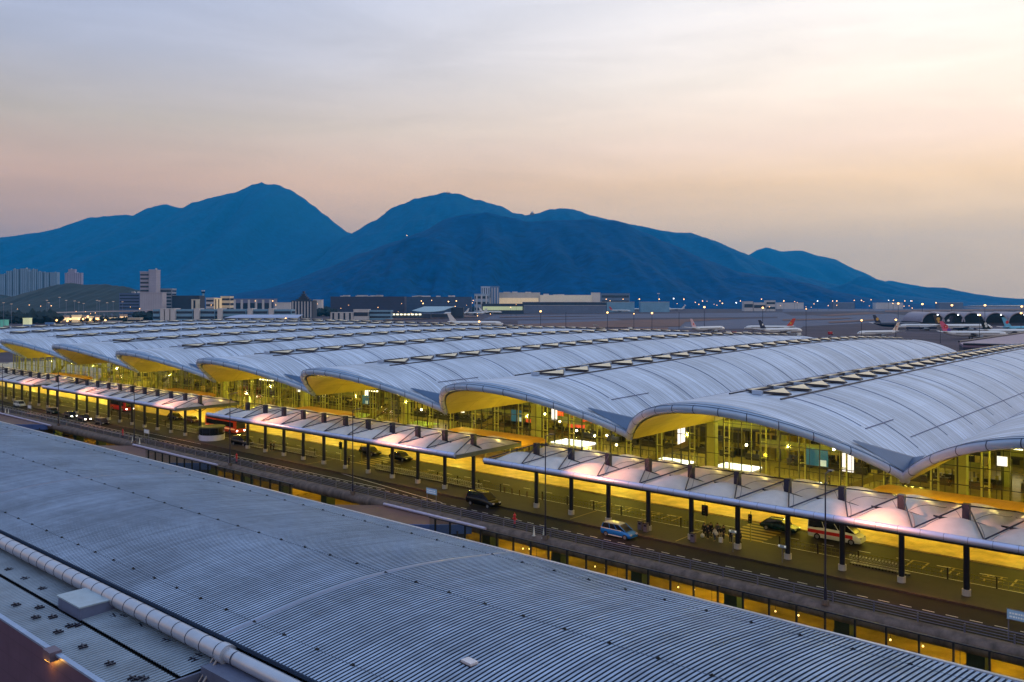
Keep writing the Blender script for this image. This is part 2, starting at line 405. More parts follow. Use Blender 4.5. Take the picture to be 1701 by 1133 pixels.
for j in JS:
    uL = valley_u(j+1)
    ns = NS if j < 6 else 24
    # outer skin
    P = []; NV = 26 if j < 5 else 14
    for k in range(NV+1):
        t = (k/NV)**1.3
        P.append([(uL+36*i/ns, lerp(edge_v(36*i/ns), V_END, t), vz(j, 36*i/ns, lerp(edge_v(36*i/ns), V_END, t))) for i in range(ns+1)])
    mb = MB(); mb.grid(P)
    roof = mb.build('vault_roof', M_roof, terminal, smooth=True)
    # underside
    P2 = []
    for k in range(9):
        row = []
        for i in range(ns+1):
            s = 36*i/ns; v = lerp(edge_v(s)+.5, V_END-2, (k/8)**1.6)
            row.append((uL+s, v, vz(j, s, v)-1.05-.25*math.sin(math.pi*s/36)))
        P2.append(row)
    mb = MB(); mb.grid(P2)
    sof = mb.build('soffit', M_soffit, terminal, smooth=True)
    # front fascia: flat upper band + bull-nosed tube
    up = MB(); tb = MB(); secs = []; sec_b = []
    for i in range(0, 73):
        s = 36*i/72; v = edge_v(s); z = vz(j, s, v)
        # outward normal in plan
        dv = (edge_v(min(36, s+.1))-edge_v(max(0, s-.1)))/(min(36, s+.1)-max(0, s-.1))
        ln = math.hypot(dv, 1); nx, ny = dv/ln, -1/ln
        u = uL+s; q = []
        for a in range(12):
            t = 2*math.pi*a/12; r = .5
            q.append((u+nx*(.25+r*math.cos(t)), v+ny*(.25+r*math.cos(t)), z-.62+r*math.sin(t)*1.05))
        secs.append(q)
        sec_b.append([(u+nx*.62, v+ny*.62, z-.14), (u-nx*.9, v-ny*.9, z+.10), (u-nx*.9, v-ny*.9, z-.1), (u+nx*.5, v+ny*.5, z-.3)])
    tb.loft(secs); up.loft(sec_b)
    up.build('edge_band', mat('edge band blue', (106,138,176), .4, .5, .1, .5), terminal)
    jb = tb
    for s in [1.5+3.0*k for k in range(12)]:
        v = edge_v(s); z = vz(j, s, v); dv = (edge_v(s+.1)-edge_v(s-.1))/.2; ln = math.hypot(dv, 1); nx, ny = dv/ln, -1/ln; tx, ty = -ny, nx
        def ring(o): return [(uL+s+nx*(.25+.52*math.cos(t))+tx*o, v+ny*(.25+.52*math.cos(t))+ty*o, z-.62+.55*math.sin(t)+o*( (vz(j,min(36,s+.5),v)-vz(j,max(0,s-.5),v)) )) for t in [2*math.pi*a/12 for a in range(12)]]
        jb.loft([ring(-.05), ring(.05)], mi=1)
    fas = tb.build('fascia', [M_fascia, M_fjoint], terminal, smooth=True, auto=50)
    # raised seams following the arc every six metres
    if j < 9:
        sb = MB(); v = 104.
        k = 0
        while v < V_END-3:
            pts = []
            for i in range(0, 25):
                s = 36*i/24
                if v < edge_v(s)+1.2 or s < .6 or s > 35.4: continue
                if k == 0 and not (20.5 <= s <= 31): continue
                if k == 1 and s < 19.5: continue
                z = vz(j, s, v); pts.append([(uL+s, v-.07, z+.02), (uL+s, v-.05, z+.07), (uL+s, v+.05, z+.07), (uL+s, v+.05, z+.02)])
            if len(pts) > 1: sb.loft(pts)
            v += 12.8 if k else 6.4; k += 1
        # short lap joint along the slope near the eave
        pts = []
        for v in (104., 107., 110., 114.):
            z = vz(j, 30.5, v); pts.append([(uL+30.44, v, z+.02), (uL+30.44, v, z+.1), (uL+30.56, v, z+.1), (uL+30.56, v, z+.02)])
        sb.loft(pts)
        for s in (33.2,):
            pts = []
            for q in range(12):
                v = 112+q*(V_END-116)/11; z = vz(j, s, v); pts.append([(uL+s-.05, v, z+.02), (uL+s-.05, v, z+.1), (uL+s+.05, v, z+.1), (uL+s+.05, v, z+.02)])
            sb.loft(pts)
        sb.build('roof_seam', M_seam, roof)
    # ridge skylight modules
    nmod = 27
    for k in range(nmod):
        va = 102+6.4*k; vb = va+5.9
        if vb > V_END-8: break
        m1 = MB() if j < 3 else far_sky
        def zz(s, v, o): return vz(j, s, v)+o
        for (sa, sb_, sg) in ((17.2, 14.9, 0), (18.8, 21.1, 1)):
            # a dark-edged triangular light whose wide side lies on the eave side
            A0 = (uL+sa, va, zz(sa, va, .18)); B0 = (uL+sa, vb, zz(sa, vb, .18)); C0 = (uL+sb_, (va+vb)/2, zz(sb_, (va+vb)/2, .18))
            lift = .28
            tri = [A0, B0, C0]
            top = [(p[0], p[1], p[2]+(lift if q < 2 else .15)) for q, p in enumerate(tri)]
            m1.add(tri+top, [(0,1,2),(0,1,4,3),(1,2,5,4),(2,0,3,5)], 0)
            cx = sum(p[0] for p in top)/3; cy = sum(p[1] for p in top)/3; cz = sum(p[2] for p in top)/3
            inn = [(cx+(p[0]-cx)*.88, cy+(p[1]-cy)*.9, cz+(p[2]-cz)*.9+.03) for p in top]
            m1.add(top, [(0,1,2)], 0); m1.add(inn, [(0,1,2)], 1)
        # dark spine beam and bowtie struts
        zs = zz(18, (va+vb)/2, .5)
        m1.box(uL+17.9, uL+18.1, va, vb, zs-.45, zs-.2, 0)
        m1.cbox(uL+18, va-.2, zz(18, va, .3), 1.3, .45, .5, 2)
        if j < 3 and j >= -1: m1.build('skylight', [M_skyb, M_skyg, M_fascia], roof)
    # long dark upstand on both sides of the strip
    eb = MB()
    for s in (14.6, 21.4):
        pts = []
        for q in range(14):
            v = 101+q*(V_END-8-101)/13; z = vz(j, s, v)
            pts.append([(uL+s-.1, v, z), (uL+s-.1, v, z+.16), (uL+s+.1, v, z+.16), (uL+s+.1, v, z)])
        eb.loft(pts)
    eb.build('skylight_upstand', M_skyb, roof)
    # valley gutter and the flat triangular shoe at the tip
    vb_ = MB(); ur = valley_u(j); zr = valley_z(j, 0)
    vb_.box(ur-.55, ur+.55, 101.2, V_END, zr+.12, zr+.32, 0)
    if j > -2:
        g = MB(); va_, vc_ = edge_v(36-4.4)+.9, edge_v(2.6)+.9
        a_ = (ur-4.4, va_, vz(j, 36-4.4, va_)+.32); b_ = (ur+2.6, vc_, vz(j-1, 2.6, vc_)+.32); t_ = (ur, 100.3, zr+.15); c_ = (ur-.4, 104.6, zr+1.15)
        g.add([a_, t_, b_, c_], [(0,1,3),(1,2,3)]); g.add([a_, c_, b_, (a_[0], a_[1]+.5, a_[2]+.02), (b_[0], b_[1]+.5, b_[2]+.02), (ur-.4, 105.2, zr+1.1)], [(0,1,5,3),(1,2,4,5)])
        g.build('valley_shoe', M_valley, terminal)
    vb_.build('valley_gutter', M_valley, terminal)
s_ = far_sky.build('skylight', [M_skyb, M_skyg, M_fascia], terminal); s_['kind'] = 'stuff'

# glass wall: panes, mullions, transoms and the twin-tube trusses behind, per bay
def soff(j, s, v): return vz(j, s, v)-1.05-.25*math.sin(math.pi*s/36)
for j in range(-1, 9):
    uL = valley_u(j+1)
    gp = MB(); mu = MB(); tr = MB()
    for k in range(12):
        s0, s1 = 3.0*k, 3.0*(k+1)
        gp.add([(uL+s0, V_GLASS, .2), (uL+s1, V_GLASS, .2), (uL+s1, V_GLASS, soff(j, s1, V_GLASS)), (uL+s0, V_GLASS, soff(j, s0, V_GLASS))], [(0,1,2,3)])
        h = soff(j, s0, V_GLASS)
        w = .10 if k % 4 else .16
        mu.box(uL+s0-w/2, uL+s0+w/2, V_GLASS-.22, V_GLASS-.03, .15, h-.05)
        hm = soff(j, s0+1.5, V_GLASS)
        mu.box(uL+s0+1.475, uL+s0+1.525, V_GLASS-.1, V_GLASS-.03, .15, hm-.05)
        for tz in (2.6, 5.0, 7.4, 9.9, 12.4, 14.6):
            sm = (s0+s1)/2
            if tz < min(h, soff(j, s1, V_GLASS))-.3: mu.box(uL+s0+w/2, uL+s1-.08, V_GLASS-.16, V_GLASS-.06, tz-.05, tz+.05)
        if k % 2 == 1:
            for o in (-.45, .45):
                tr.tube((uL+s0+o, V_GLASS+.9, .15), (uL+s0+o, V_GLASS+.9, h-.1), .13, n=6)
            z = 2.6
            while z < h-.5:
                tr.box(uL+s0-.5, uL+s0+.5, V_GLASS+.85, V_GLASS+.95, z-.07, z+.07)
                tr.tube((uL+s0, V_GLASS+.9, z), (uL+s0, V_GLASS, z), .07, n=5); z += 2.45
    gp.build('window', M_glass, terminal)
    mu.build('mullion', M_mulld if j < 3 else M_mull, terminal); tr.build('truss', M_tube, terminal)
    # concrete column just inside every valley
    c = MB(); ur = valley_u(j)
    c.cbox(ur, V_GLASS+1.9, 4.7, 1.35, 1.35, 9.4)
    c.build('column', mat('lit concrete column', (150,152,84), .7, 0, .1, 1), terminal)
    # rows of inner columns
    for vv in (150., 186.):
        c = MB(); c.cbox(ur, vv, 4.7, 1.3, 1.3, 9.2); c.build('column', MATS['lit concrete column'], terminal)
# hall floor and inner rooms
M_floor = mat('hall floor', (160,150,104), .25, 0, .12, .5, fn=chain(stripes('X', 1.5, .03, .85), stripes('Y', 1.5, .03, .85)))
mb = MB(); mb.box(-430, 45, V_GLASS+.15, V_END-3, -.2, .16); mb.build('floor', M_floor, terminal)
M_iw = mat('inner wall cream', (206,190,120), .7, 0, .1, .6)
M_iwd = mat('inner wall olive', (120,112,60), .7, 0, .2, .6)
mb = MB()
mb.box(-430, 45, 200, 200.5, .2, 9.0)
mb.build('inner_wall', M_iw, terminal)
M_dkw = mat('shop front dark', (26,24,20), .3, 0, .3, 2)
rb = random.Random(5)
M_lamp = emis('warm tube light', (1, .86, .5), 5)
M_lampw = emis('white light panel', (1, .97, .85), 3.2)
M_green = mat('green counter', (140,170,60), .5, 0, .1, 2, emit=(.6,.8,.1), estr=.25)
for j in range(-1, 9):
    uL = valley_u(j+1)
    # mezzanine blocks
    u = uL+2
    while u < uL+34:
        w = rb.uniform(4, 9); d = rb.uniform(148, 168); h = rb.choice([4.2, 5.5, 7.2, 8.2])
        mb = MB(); mb.box(u, min(u+w, uL+35), d, d+8, .17, h, 0)
        w2 = min(w, uL+35-u)
        # dark openings and sign bands on the front
        n = max(1, int(w2/2.2))
        for q in range(n):
            a = u+.4+q*(w2-.6)/n
            if rb.random() < .75: mb.box(a, a+(w2-.6)/n-.35, d-.06, d-.003, .6, 2.6, 1)
            if h > 5 and rb.random() < .6: mb.box(a, a+(w2-.6)/n-.5, d-.06, d-.003, 3.9, 4.9, 1)
        mb.box(u+.1, u+w2-.1, d-.12, d-.004, 3.0, 3.5, 2 if rb.random() < .6 else 1)
        mb.build('shop_unit', [M_iw if rb.random() < .6 else M_iwd, M_dkw, M_lamp if rb.random() < .35 else M_iwd], terminal)
        u += w+rb.uniform(.6, 2.5)
    # a bridge deck with parapet across the hall
    mb = MB(); mb.box(uL+1, uL+35, 139.5, 142.5, 3.7, 4.1, 0)
    mb.box(uL+1, uL+35, 139.3, 139.4, 4.1, 5.1, 1); mb.build('walkway', [M_iwd, M_mull], terminal) if j % 2 == 0 else None
    # escalator
    mb = MB(); e0 = uL+rb.uniform(12, 22)
    pr = [(0, .2), (9, 4.6), (9, 5.4), (0, 1.1)]
    for vv in (128.5, 130.2):
        mb.add([(e0+p[0], vv, p[1]) for p in pr]+[(e0+p[0], vv+.25, p[1]) for p in pr], [(0,1,2,3),(7,6,5,4),(0,4,5,1),(1,5,6,2),(2,6,7,3),(3,7,4,0)], 0)
    mb.add([(e0, 128.7, .5), (e0+9, 128.7, 4.8), (e0+9, 130.3, 4.8), (e0, 130.3, .5)], [(0,1,2,3)], 1)
    mb.build('escalator', [M_iwd, M_dkw], terminal)
    # balustrades
    mb = MB()
    for (a, b, vv) in ((uL+2, uL+13, 126.5), (uL+24, uL+34, 127.5), (uL+5, uL+30, 136.)):
        mb.box(a, b, vv-.03, vv+.03, 1.15, 1.25)
        q = a
        while q <= b: mb.box(q-.03, q+.03, vv-.03, vv+.03, .16, 1.15); q += .8
    mb.build('balustrade', M_mulld, terminal)
# light wells (bright floor openings with glass sides)
for i, (a, b, v0, v1) in enumerate([(-82, -75.5, 131.5, 136), (-71.2, -64.5, 135, 139), (-108, -100, 136, 141), (-47, -41.5, 129, 132), (-56, -52, 131, 133.4), (-134, -126, 134, 139), (-150, -143, 134, 139), (-172, -165, 134, 139)]):
    mb = MB(); mb.box(a, b, v0, v1, .17, .32, 0); mb.box(a-.1, b+.1, v0-.12, v0-.05, .17, 1.2, 1)
    tag(mb.build('lit_floor_panel', [M_lampw if i < 5 else M_green, M_glass]), 'bright floor light panel in the hall, %s from the right' % ordn([3,2,4,0,1,5,6,7][i]), 'light panel', 'bright panels on the hall floor')
# screens and banners
M_scr = mat('teal screen', (20,90,120), .3, emit=(.02,.16,.30), estr=.35)
M_scrl = mat('pale screen part', (190,210,210), .3, emit=(.7,.85,.85), estr=.5)
M_red = mat('red banner', (190,50,20), .6, emit=(.8,.12,.03), estr=.6)
M_signd = mat('dark sign board', (30,40,24), .4, 0, .2, 3)
def screen(u, v, z, w, h, label, m=M_scr, name='display_screen', cat='screen', group='screens in the hall'):
    t = thing(name, (u, v, z), 0, label, cat, group)
    mb = MB(); mb.box(-w/2, w/2, 0, .25, 0, h); mb.build('panel', m, t)
    if m is M_scr:
        mb = MB(); mb.box(w*.12, w*.45, -.02, -.003, h*.05, h*.4); mb.build('picture', M_scrl, t)
    mb = MB(); mb.box(-w/2+.1, -w/2+.2, .05, .15, -z+.17, -.01); mb.box(w/2-.2, w/2-.1, .05, .15, -z+.17, -.01); mb.build('leg', M_mulld, t)
u_, v_ = onv(1356, 129.); screen(u_, v_, 3.6, 3.4, 2.6, 'teal display screen below the sloping eave right of the bright lamp')
u_, v_ = onv(858, 128.); screen(u_, v_, 5.0, 2.8, 2.2, 'teal display screen beside the pale column in the middle of the glass front')
u_, v_ = onv(606, 130.); screen(u_, v_, 4.4, 2.4, 2.0, 'small teal display screen at the left part of the glass front')
rbb = random.Random(3)
for i, px in enumerate([930, 948, 962, 975, 990, 880]):
    u_, v_ = onv(px, 140+rbb.random()*4); screen(u_, v_, rbb.uniform(2.2, 5), rbb.uniform(1, 2.6), rbb.uniform(1.4, 2.4), 'red lit banner in the middle bay of the hall, %s from the left' % ordn([1,2,3,4,5,0][i]), M_red, 'banner', 'banner', 'red banners in the hall')
for i, px in enumerate([1232, 1255, 1300, 1480, 1650]):
    u_, v_ = onv(px, 146.5); screen(u_, v_, 6.2, 3., .9, 'dark hanging notice board in the hall, %s from the left' % ordn(i), M_signd, 'notice_board', 'sign', 'dark boards in the hall')
# lamps of the hall: round pendant globes that really light it
M_bulb = emis('lamp globe', (1, .85, .5), 22)
for j in range(-1, 9):
    uL = valley_u(j+1)
    en = .9 if j < 5 else 1.3
    for (s, v, z, e) in ((9, 112, 5.6, 800), (27, 112, 5.6, 800), (12, 130, 7.5, 1300), (26, 140, 7.5, 1300), (18, 165, 7.8, 1800)):
        if j > 4 and s == 12: continue
        if j == 5 and v == 112: continue
        light('POINT', 'hall_lamp', (uL+s, v, z), 1.9*e*en*(.8+.4*rbb.random()), GRN, .22, terminal)
# soffit up-lights in front of the glass under each nose (not under the third vault from the left, which stays dark)
for j in range(-1, 9):
    uL = valley_u(j+1)
    if j == 5: continue
    l = light('SPOT', 'soffit_uplight', (uL+7, 116, 4.5), 1700, (1,.76,.05), .3, terminal, rot=(R(180-28), 0, R(0)), angle=120, blend=.9)
    l = light('SPOT', 'soffit_uplight', (uL+14, 108, 5.5), 1000, (1,.76,.05), .3, terminal, rot=(R(180-5), 0, 0), angle=140, blend=.9)

# fabric light sails with a bright lamp, in the near hall
def light_sail(px, v, z, label, bright):
    u, v = onv(px, v); t = thing('light_sail', (u, v, z), 0, label, 'fabric light', 'fabric lamps in the hall')
    mb = MB(); n = 4
    for a in (0, 1):
        x = -3.4+a*3.4
        mb.add([(x, -1.6, -.5), (x+3.3, -1.6, -.5), (x+3.3, 1.6, -.5), (x, 1.6, -.5), (x+1.65, 0, .5)], [(0,1,4),(1,2,4),(2,3,4),(3,0,4)])
    mb.build('sail', mat('fabric sail', (240,225,170), .8, emit=(1,.8,.35), estr=.7), t)
    mb = MB(); mb.sphere((1.0, -.4, 1.0), .32 if bright else .18, 10, 6); mb.build('lamp', emis('bright globe', (1,.9,.65), 60 if bright else 25), t)
    mb = MB(); mb.box(-.06, .06, -.06, .06, -z+.17, -.5); mb.build('mast', M_tube, t)
light_sail(1248, 129, 10.6, 'cream fabric sail with the brightest lamp, below the crown of the near vault', True)
light_sail(868, 129, 10.9, 'cream fabric sail below the crown of the middle vault', False)
light_sail(615, 130, 11.1, 'cream fabric sail below the crown of the vault left of the middle', False)

# tall lit advertising boxes, dark counters, queue rails: the busy middle distance of the hall
M_adv = mat('light box', (230,230,235), .4, emit=(.95,.9,1), estr=1.2)
for i, (px, v, z0, w, h) in enumerate([(1131, 133, 3.2, 1.3, 4.6), (1408, 130, 3.0, 1.6, 3.6), (920, 136, 4.6, 1.2, 3.6), (768, 134, 4.2, .9, 3.4), (790, 135, 6.0, .9, 2.0), (495, 134, 4.5, 1.2, 3.4), (608, 133, 4.5, 1.0, 4.4), (1664, 128, 6.8, 1.2, 1.2)]):
    u_, v_ = onv(px, v); t = thing('light_box', (u_, v_, .17), 0, 'tall white advertising light box in the hall, %s from the left' % ordn([5,6,4,2,3,0,1,7][i]), 'light box', 'white light boxes in the hall')
    mb = MB(); mb.box(-w/2, w/2, 0, .3, z0, z0+h); mb.build('panel', M_adv, t)
    mb = MB(); mb.box(-w/2-.06, w/2+.06, .05, .36, z0-.1, z0-.003); mb.box(-.08, .08, .1, .2, 0, z0-.1); mb.build('stand', M_mulld, t)
rc = random.Random(77)
for j in range(-1, 7):
    uL = valley_u(j+1)
    for (vv, h) in ((144.5, 1.3), (147.0, 1.5)):
        a = uL+rc.uniform(1, 4); n = 0
        while a < uL+33:
            w = rc.uniform(1.6, 4.5); mb = MB(); mb.box(a, a+w, vv, vv+.9, .17, h, 0)
            q = a+.3
            while q < a+w-.4: mb.box(q, q+.45, vv+.1, vv+.4, h+.002, h+rc.uniform(.3, .7), 1); q += rc.uniform(.8, 1.4)
            mb.build('counter', [M_dkw, M_dkw if rc.random() < .6 else M_iwd], terminal); a += w+rc.uniform(.3, 2.5)
    for k in range(3):
        a = uL+rc.uniform(3, 30); z = rc.uniform(3.4, 6.5); vv = rc.uniform(132, 143)
        mb = MB(); mb.box(a, a+rc.uniform(1.5, 4), vv, vv+.2, z, z+rc.uniform(.5, 1.1)); mb.tube((a+.7, vv+.1, z+.5), (a+.7, vv+.1, 10.5), .05, n=4); mb.build('hanging_board', M_dkw if rc.random() < .5 else M_signd, terminal)
    # upper gallery with dark soffit and slim posts
    mb = MB(); a = uL+1.2; mb.box(a, a+33.5, 146.2, 148, 5.0, 5.5, 0); mb.box(a, a+33.5, 146.1, 146.16, 5.5, 6.5, 1)
    q = a
    while q < a+33: mb.box(q, q+.15, 146.6, 146.75, .17, 5.0, 0); q += 3.1
    mb.build('gallery', [M_dkw, M_mull], terminal)
for i, (px, v, z) in enumerate([(1240, 131, 5.2), (958, 137, 3.0), (988, 136, 2.6), (1024, 134, 1.8), (930, 138, 4.2), (1045, 138, 2.6), (1385, 130, 6.3), (700, 131, 4.5), (1008, 140, 2.2), (905, 132, 6.4)]):
    u_, v_ = onv(px, v); t = thing('pendant_lamp', (u_, v_, z), 0, 'bright round pendant lamp in the hall, %s from the left' % ordn([8,3,4,6,2,7,9,0,5,1][i]), 'pendant lamp', 'pendant lamps in the hall')
    mb = MB(); mb.sphere((0,0,0), .2, 8, 6); mb.build('globe', M_bulb, t)
    mb = MB(); mb.tube((0,0,.2), (0,0,8.6-z+1.8), .02, n=4); mb.build('cord', M_dark, t)
# ================================================================ viaduct, roads, forecourt
U0, U1 = -430.0, 40.0
mb = MB(); mb.box(U0, U1, 82.0, V_GLASS+.1, -1.1, -.02); struct(mb.build('viaduct_deck', M_conc))
mb = MB(); mb.box(U0, U1, 82.3, 89.7, -.015, 0.0); struct(mb.build('outer_road', M_asph))
mb = MB(); mb.box(U0, U1, 96.5, 105.2, -.015, 0.0); struct(mb.build('inner_road', M_asph2))
mb = MB(); mb.box(U0, U1, 89.7, 96.5, -.015, .15); mb.box(U0, U1, 89.55, 89.7, -.015, .155); struct(mb.build('kerb_island', M_pave))
mb = MB(); mb.box(U0, U1, 105.2, V_GLASS-.01, -.015, .15); struct(mb.build('forecourt', M_fore))
mk = MB()
u = U0
while u < U1:
    mk.box(u, u+1.05, 85.74, 85.86, .001, .006); u += 2.0
mk.box(U0, -101, 86.55, 86.67, .001, .006)
for (a, b) in ((-300, -175), ):
    mk.box(a, b, 84.6, 84.72, .001, .006)
mk.poly([(-116, 89.6, .006), (-88, 86.0, .006), (-88, 86.12, .006), (-116, 89.75, .006)])
mk.poly([(-182, 89.3, .006), (-160, 89.3, .006), (-160, 89.42, .006), (-182, 89.42, .006)])
u = U0
while u < U1: mk.box(u, u+1.4, 101.0, 101.12, .001, .006); u += 4.2
mk.box(U0, U1, 97.0, 97.1, .001, .006)
struct(mk.build('lane_marking', M_white))
yk = MB()
# block characters painted on the inner road
def glyph(x, kind):
    for (a, b, c, d) in kind: yk.box(x+a, x+b, 98.6+c, 98.6+d, .001, .007)
G1 = [(0,.2,0,2.8),(1.6,1.8,0,2.8),(.2,1.6,1.3,1.45),(.2,1.6,2.65,2.8)]
G2 = [(0,.2,0,2.8),(.2,1.6,2.65,2.8),(.2,1.6,1.3,1.45),(.2,1.6,0,.15),(1.6,1.8,0,2.8)]
G3 = [(0,2.2,2.6,2.75),(1.0,1.2,0,2.6),(0,1.0,1.5,1.65),(1.2,2.2,1.5,1.65),(.2,.4,.3,1.3),(1.8,2.0,.3,1.3)]
G4 = [(0,2.2,2.6,2.75),(0,2.2,1.75,1.9),(0,2.2,.85,1.0),(.4,.6,0,.85),(1.6,1.8,0,.85),(.4,.6,1.9,2.6),(1.6,1.8,1.9,2.6)]
for px, g in ((1509, G1), (1562, G3), (1630, G4), (1683, G2), (1752, G3), (990, G1), (1030, G3), (1070, G4), (1105, G2), (700, G3), (722, G4)):
    u_, v_ = onv(px, 100.); glyph(u_, g)
for (a, b) in ((-50, -45), (-121.5, -117)):
    v = 96.9
    while v < 104.6: yk.box(a, b, v, v+.6, .001, .008); v += 1.25
for u_ in (-68.5, -52.8, -126): yk.box(u_, u_+.15, 90.2, 96.2, .151, .158)
struct(yk.build('road_lettering', M_yellowp))
# outer concrete edge beam of the viaduct, rounded and stained
secs = []
for u in (U0, U1):
    secs.append([(u, 82.05, -1.0), (u, 81.4, -1.35), (u, 80.9, -1.2), (u, 80.6, -.8), (u, 80.6, -.35), (u, 80.85, -.02), (u, 81.3, .14), (u, 82.05, .14)])
mb = MB()
nseg = 60
P = []
for k in range(nseg+1):
    u = U0+(U1-U0)*k/nseg
    P.append([(u, p[1], p[2]) for p in secs[0]])
mb.loft(P)
edge = mb.build('edge_beam', M_conc, smooth=True, auto=40)
tag(edge, 'stained rounded concrete beam along the outer edge of the raised road', 'concrete beam')
# handrail
t = thing('handrail', (0, 0, 0), 0, 'galvanised post and rail barrier along the outer edge of the raised road', 'railing')
for zz_ in (.35, .6, .85, 1.08):
    mb = MB(); mb.tube((U0, 81.95, zz_), (U1, 81.95, zz_), .03 if zz_ < 1 else .045, n=5); mb.build('rail', M_rail, t)
allp = [-.5-3.8*k for k in range(-4, 100)]
near = [u for u in allp if -330 < u < 5]
for u in near[:88]:
    mb = MB(); mb.cbox(u, 81.95, .52, .11, .14, .8); mb.build('post', M_rail, t)
mb = MB()
for u in allp:
    if u not in near[:88]: mb.cbox(u, 81.95, .52, .11, .14, .8)
mb.build('post', M_rail, t)['kind'] = 'stuff'
# pedestrian railing on the island, with gaps at the crossings
t = thing('pedestrian_railing', (0, 0, 0), 0, 'low dark pedestrian railing between the island pavement and the inner road', 'railing')
runs = [(-42.5, 30), (-78, -52.5), (-113, -84), (-150, -124), (-215, -172), (-300, -238)]
for (a, b) in runs:
    mb = MB()
    for zz_ in (.3, .68, 1.1): mb.box(a, b, 96.28, 96.33, zz_-.025, zz_+.025)
    u = a
    while u <= b:
        mb.box(u-.02, u+.02, 96.29, 96.32, .32, 1.08); u += .5
    mb.build('rail_panel', mat('railing olive', (96,92,50), .5, .3), t)
    u = a
    while u <= b+.01:
        m2 = MB(); m2.cbox(u, 96.3, .75, .14, .14, 1.2); m2.build('post', M_raild, t); u += 4.5 if a > -120 else 9
# piers of the viaduct with brackets
M_pier = mat('pier green grey', (34,62,58), .5, 0, .25, 1)
root = None
PIERS = [-19.6+12*k for k in range(-25, 4)]
PIERS = [u for u in PIERS if u < 20]
for i, u in enumerate(sorted(PIERS, reverse=True)):
    t = thing('road_pier', (u, 87, G0), 0, 'green grey pier under the raised road, %s from the right' % ordn(i), 'pier', 'piers under the raised road')
    mb = MB(); mb.cbox(0, 0, 3.6, 1.5, 1.7, 7.1); mb.build('shaft', M_pier, t)
    mb = MB(); mb.add([(-.7,-5.5,7.3),(.7,-5.5,7.3),(.7,-.9,7.3),(-.7,-.9,7.3),(-.7,-.9,5.4),(.7,-.9,5.4)], [(0,1,2,3),(0,3,4),(1,5,2),(0,4,5,1),(3,2,5,4)])
    mb.cbox(0, 4.0, 6.8, 1.4, 9.7, .9); mb.build('cap', mat('pier cap dark', (30,28,26), .8), t)
# lower road under the deck
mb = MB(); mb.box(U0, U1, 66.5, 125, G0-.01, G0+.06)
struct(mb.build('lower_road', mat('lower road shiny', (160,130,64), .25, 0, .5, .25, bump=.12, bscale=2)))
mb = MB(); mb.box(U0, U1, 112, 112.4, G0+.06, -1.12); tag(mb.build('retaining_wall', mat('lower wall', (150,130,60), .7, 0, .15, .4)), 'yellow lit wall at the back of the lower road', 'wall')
for k in range(17):
    u = 8-15*k
    e = 1.0 if u > -75 else (.9 if u > -150 else .45)
    light('POINT', 'lower_lamp', (u, 90.5 if k % 2 else 98, -2.6), 1900*e, YEL, .12)
# glazed screen in front of the lower road: dark mullions with a top rail
t = thing('glazed_screen', (0, 0, 0), 0, 'tall dark framed glass screen between the big grey roof and the raised road', 'glass screen')
ms = [k for k in range(0, 60)]
for k in ms:
    u = -.6-2.48*k
    if -77 > u > -104: continue
    mb = MB(); mb.cbox(u, 72.2, -2.9, .13, .2, 10.9); mb.build('mullion', M_darkgap, t)
for (a, b) in ((-76, 6), (-148, -104)):
    mb = MB(); mb.box(a, b, 72.1, 72.3, 2.56, 2.66); mb.build('top_rail', M_dark, t)
    mb = MB(); mb.box(a, b, 72.19, 72.21, G0+.1, 2.55); mb.build('pane', M_glass, t)
# low skewed ramp roofs between the grey roof and the road
M_brown = mat('brown ribbed roof', (104,72,66), .6, .1, .18, .4, fn=stripes('X', .5, .16, .7))
for i, (ua, ub, lab) in enumerate([(-94.2, -77.2, 'brown ribbed lean-to roof with a pale edge, nearest of the three beside the road'), (-170, -141, 'brown ribbed lean-to roof with a pale edge, middle one of the three beside the road'), (-243, -213, 'brown ribbed lean-to roof with a pale edge, farthest of the three beside the road')]):
    t = thing('ramp_roof', (0, 0, 0), 0, lab, 'low roof', 'brown low roofs beside the raised road')
    sk = 5.6/4.9
    def pt(u, v, z): return (u-(80.5-v)*sk, v, z)
    top = [pt(ua, 66.4, -.1), pt(ub, 66.4, -.1), pt(ub, 80.5, -.3), pt(ua, 80.5, -.3)]
    mb = MB(); mb.add(top+[(p[0], p[1], p[2]-.35) for p in top], [(0,1,2,3),(7,6,5,4),(0,4,5,1),(1,5,6,2),(2,6,7,3),(3,7,4,0)])
    mb.build('roof', M_brown, t)
    mb = MB(); mb.tube((ua+.5, 80.2, 0.0), (ub+3, 80.2, -.1), .2, n=8); mb.build('edge_pipe', mat('pale lilac pipe', (176,166,190), .4, .2), t)
    mb = MB(); a = pt(ub, 80.5, -.3); b = pt(ub, 66.4, -.1)
    mb.add([(a[0]+.02, a[1], a[2]+.15), (b[0]+.02, b[1], b[2]+.15), (b[0]+.3, b[1], b[2]+.15), (a[0]+.3, a[1], a[2]+.15), (a[0]+.02, a[1], -1.3), (b[0]+.02, b[1], -1.3), (b[0]+.3, b[1], -1.3), (a[0]+.3, a[1], -1.3)],
           [(0,1,2,3),(4,7,6,5),(0,4,5,1),(1,5,6,2),(2,6,7,3),(3,7,4,0)])
    mb.build('fascia', mat('blue ramp fascia', (70,92,150), .5, .2), t)
    mb = MB(); mb.add([(a[0]-.4, a[1]-.4, -1.3), (b[0]-.4, b[1], -1.3), (b[0]-.6, b[1], G0), (a[0]-.6, a[1]-.4, G0)], [(0,1,2,3)])
    mb.box(ua-4, ub-1, 79.2, 79.4, G0, -.9)
    mb.build('wall', mat('ramp wall dark', (44,44,62), .7), t)

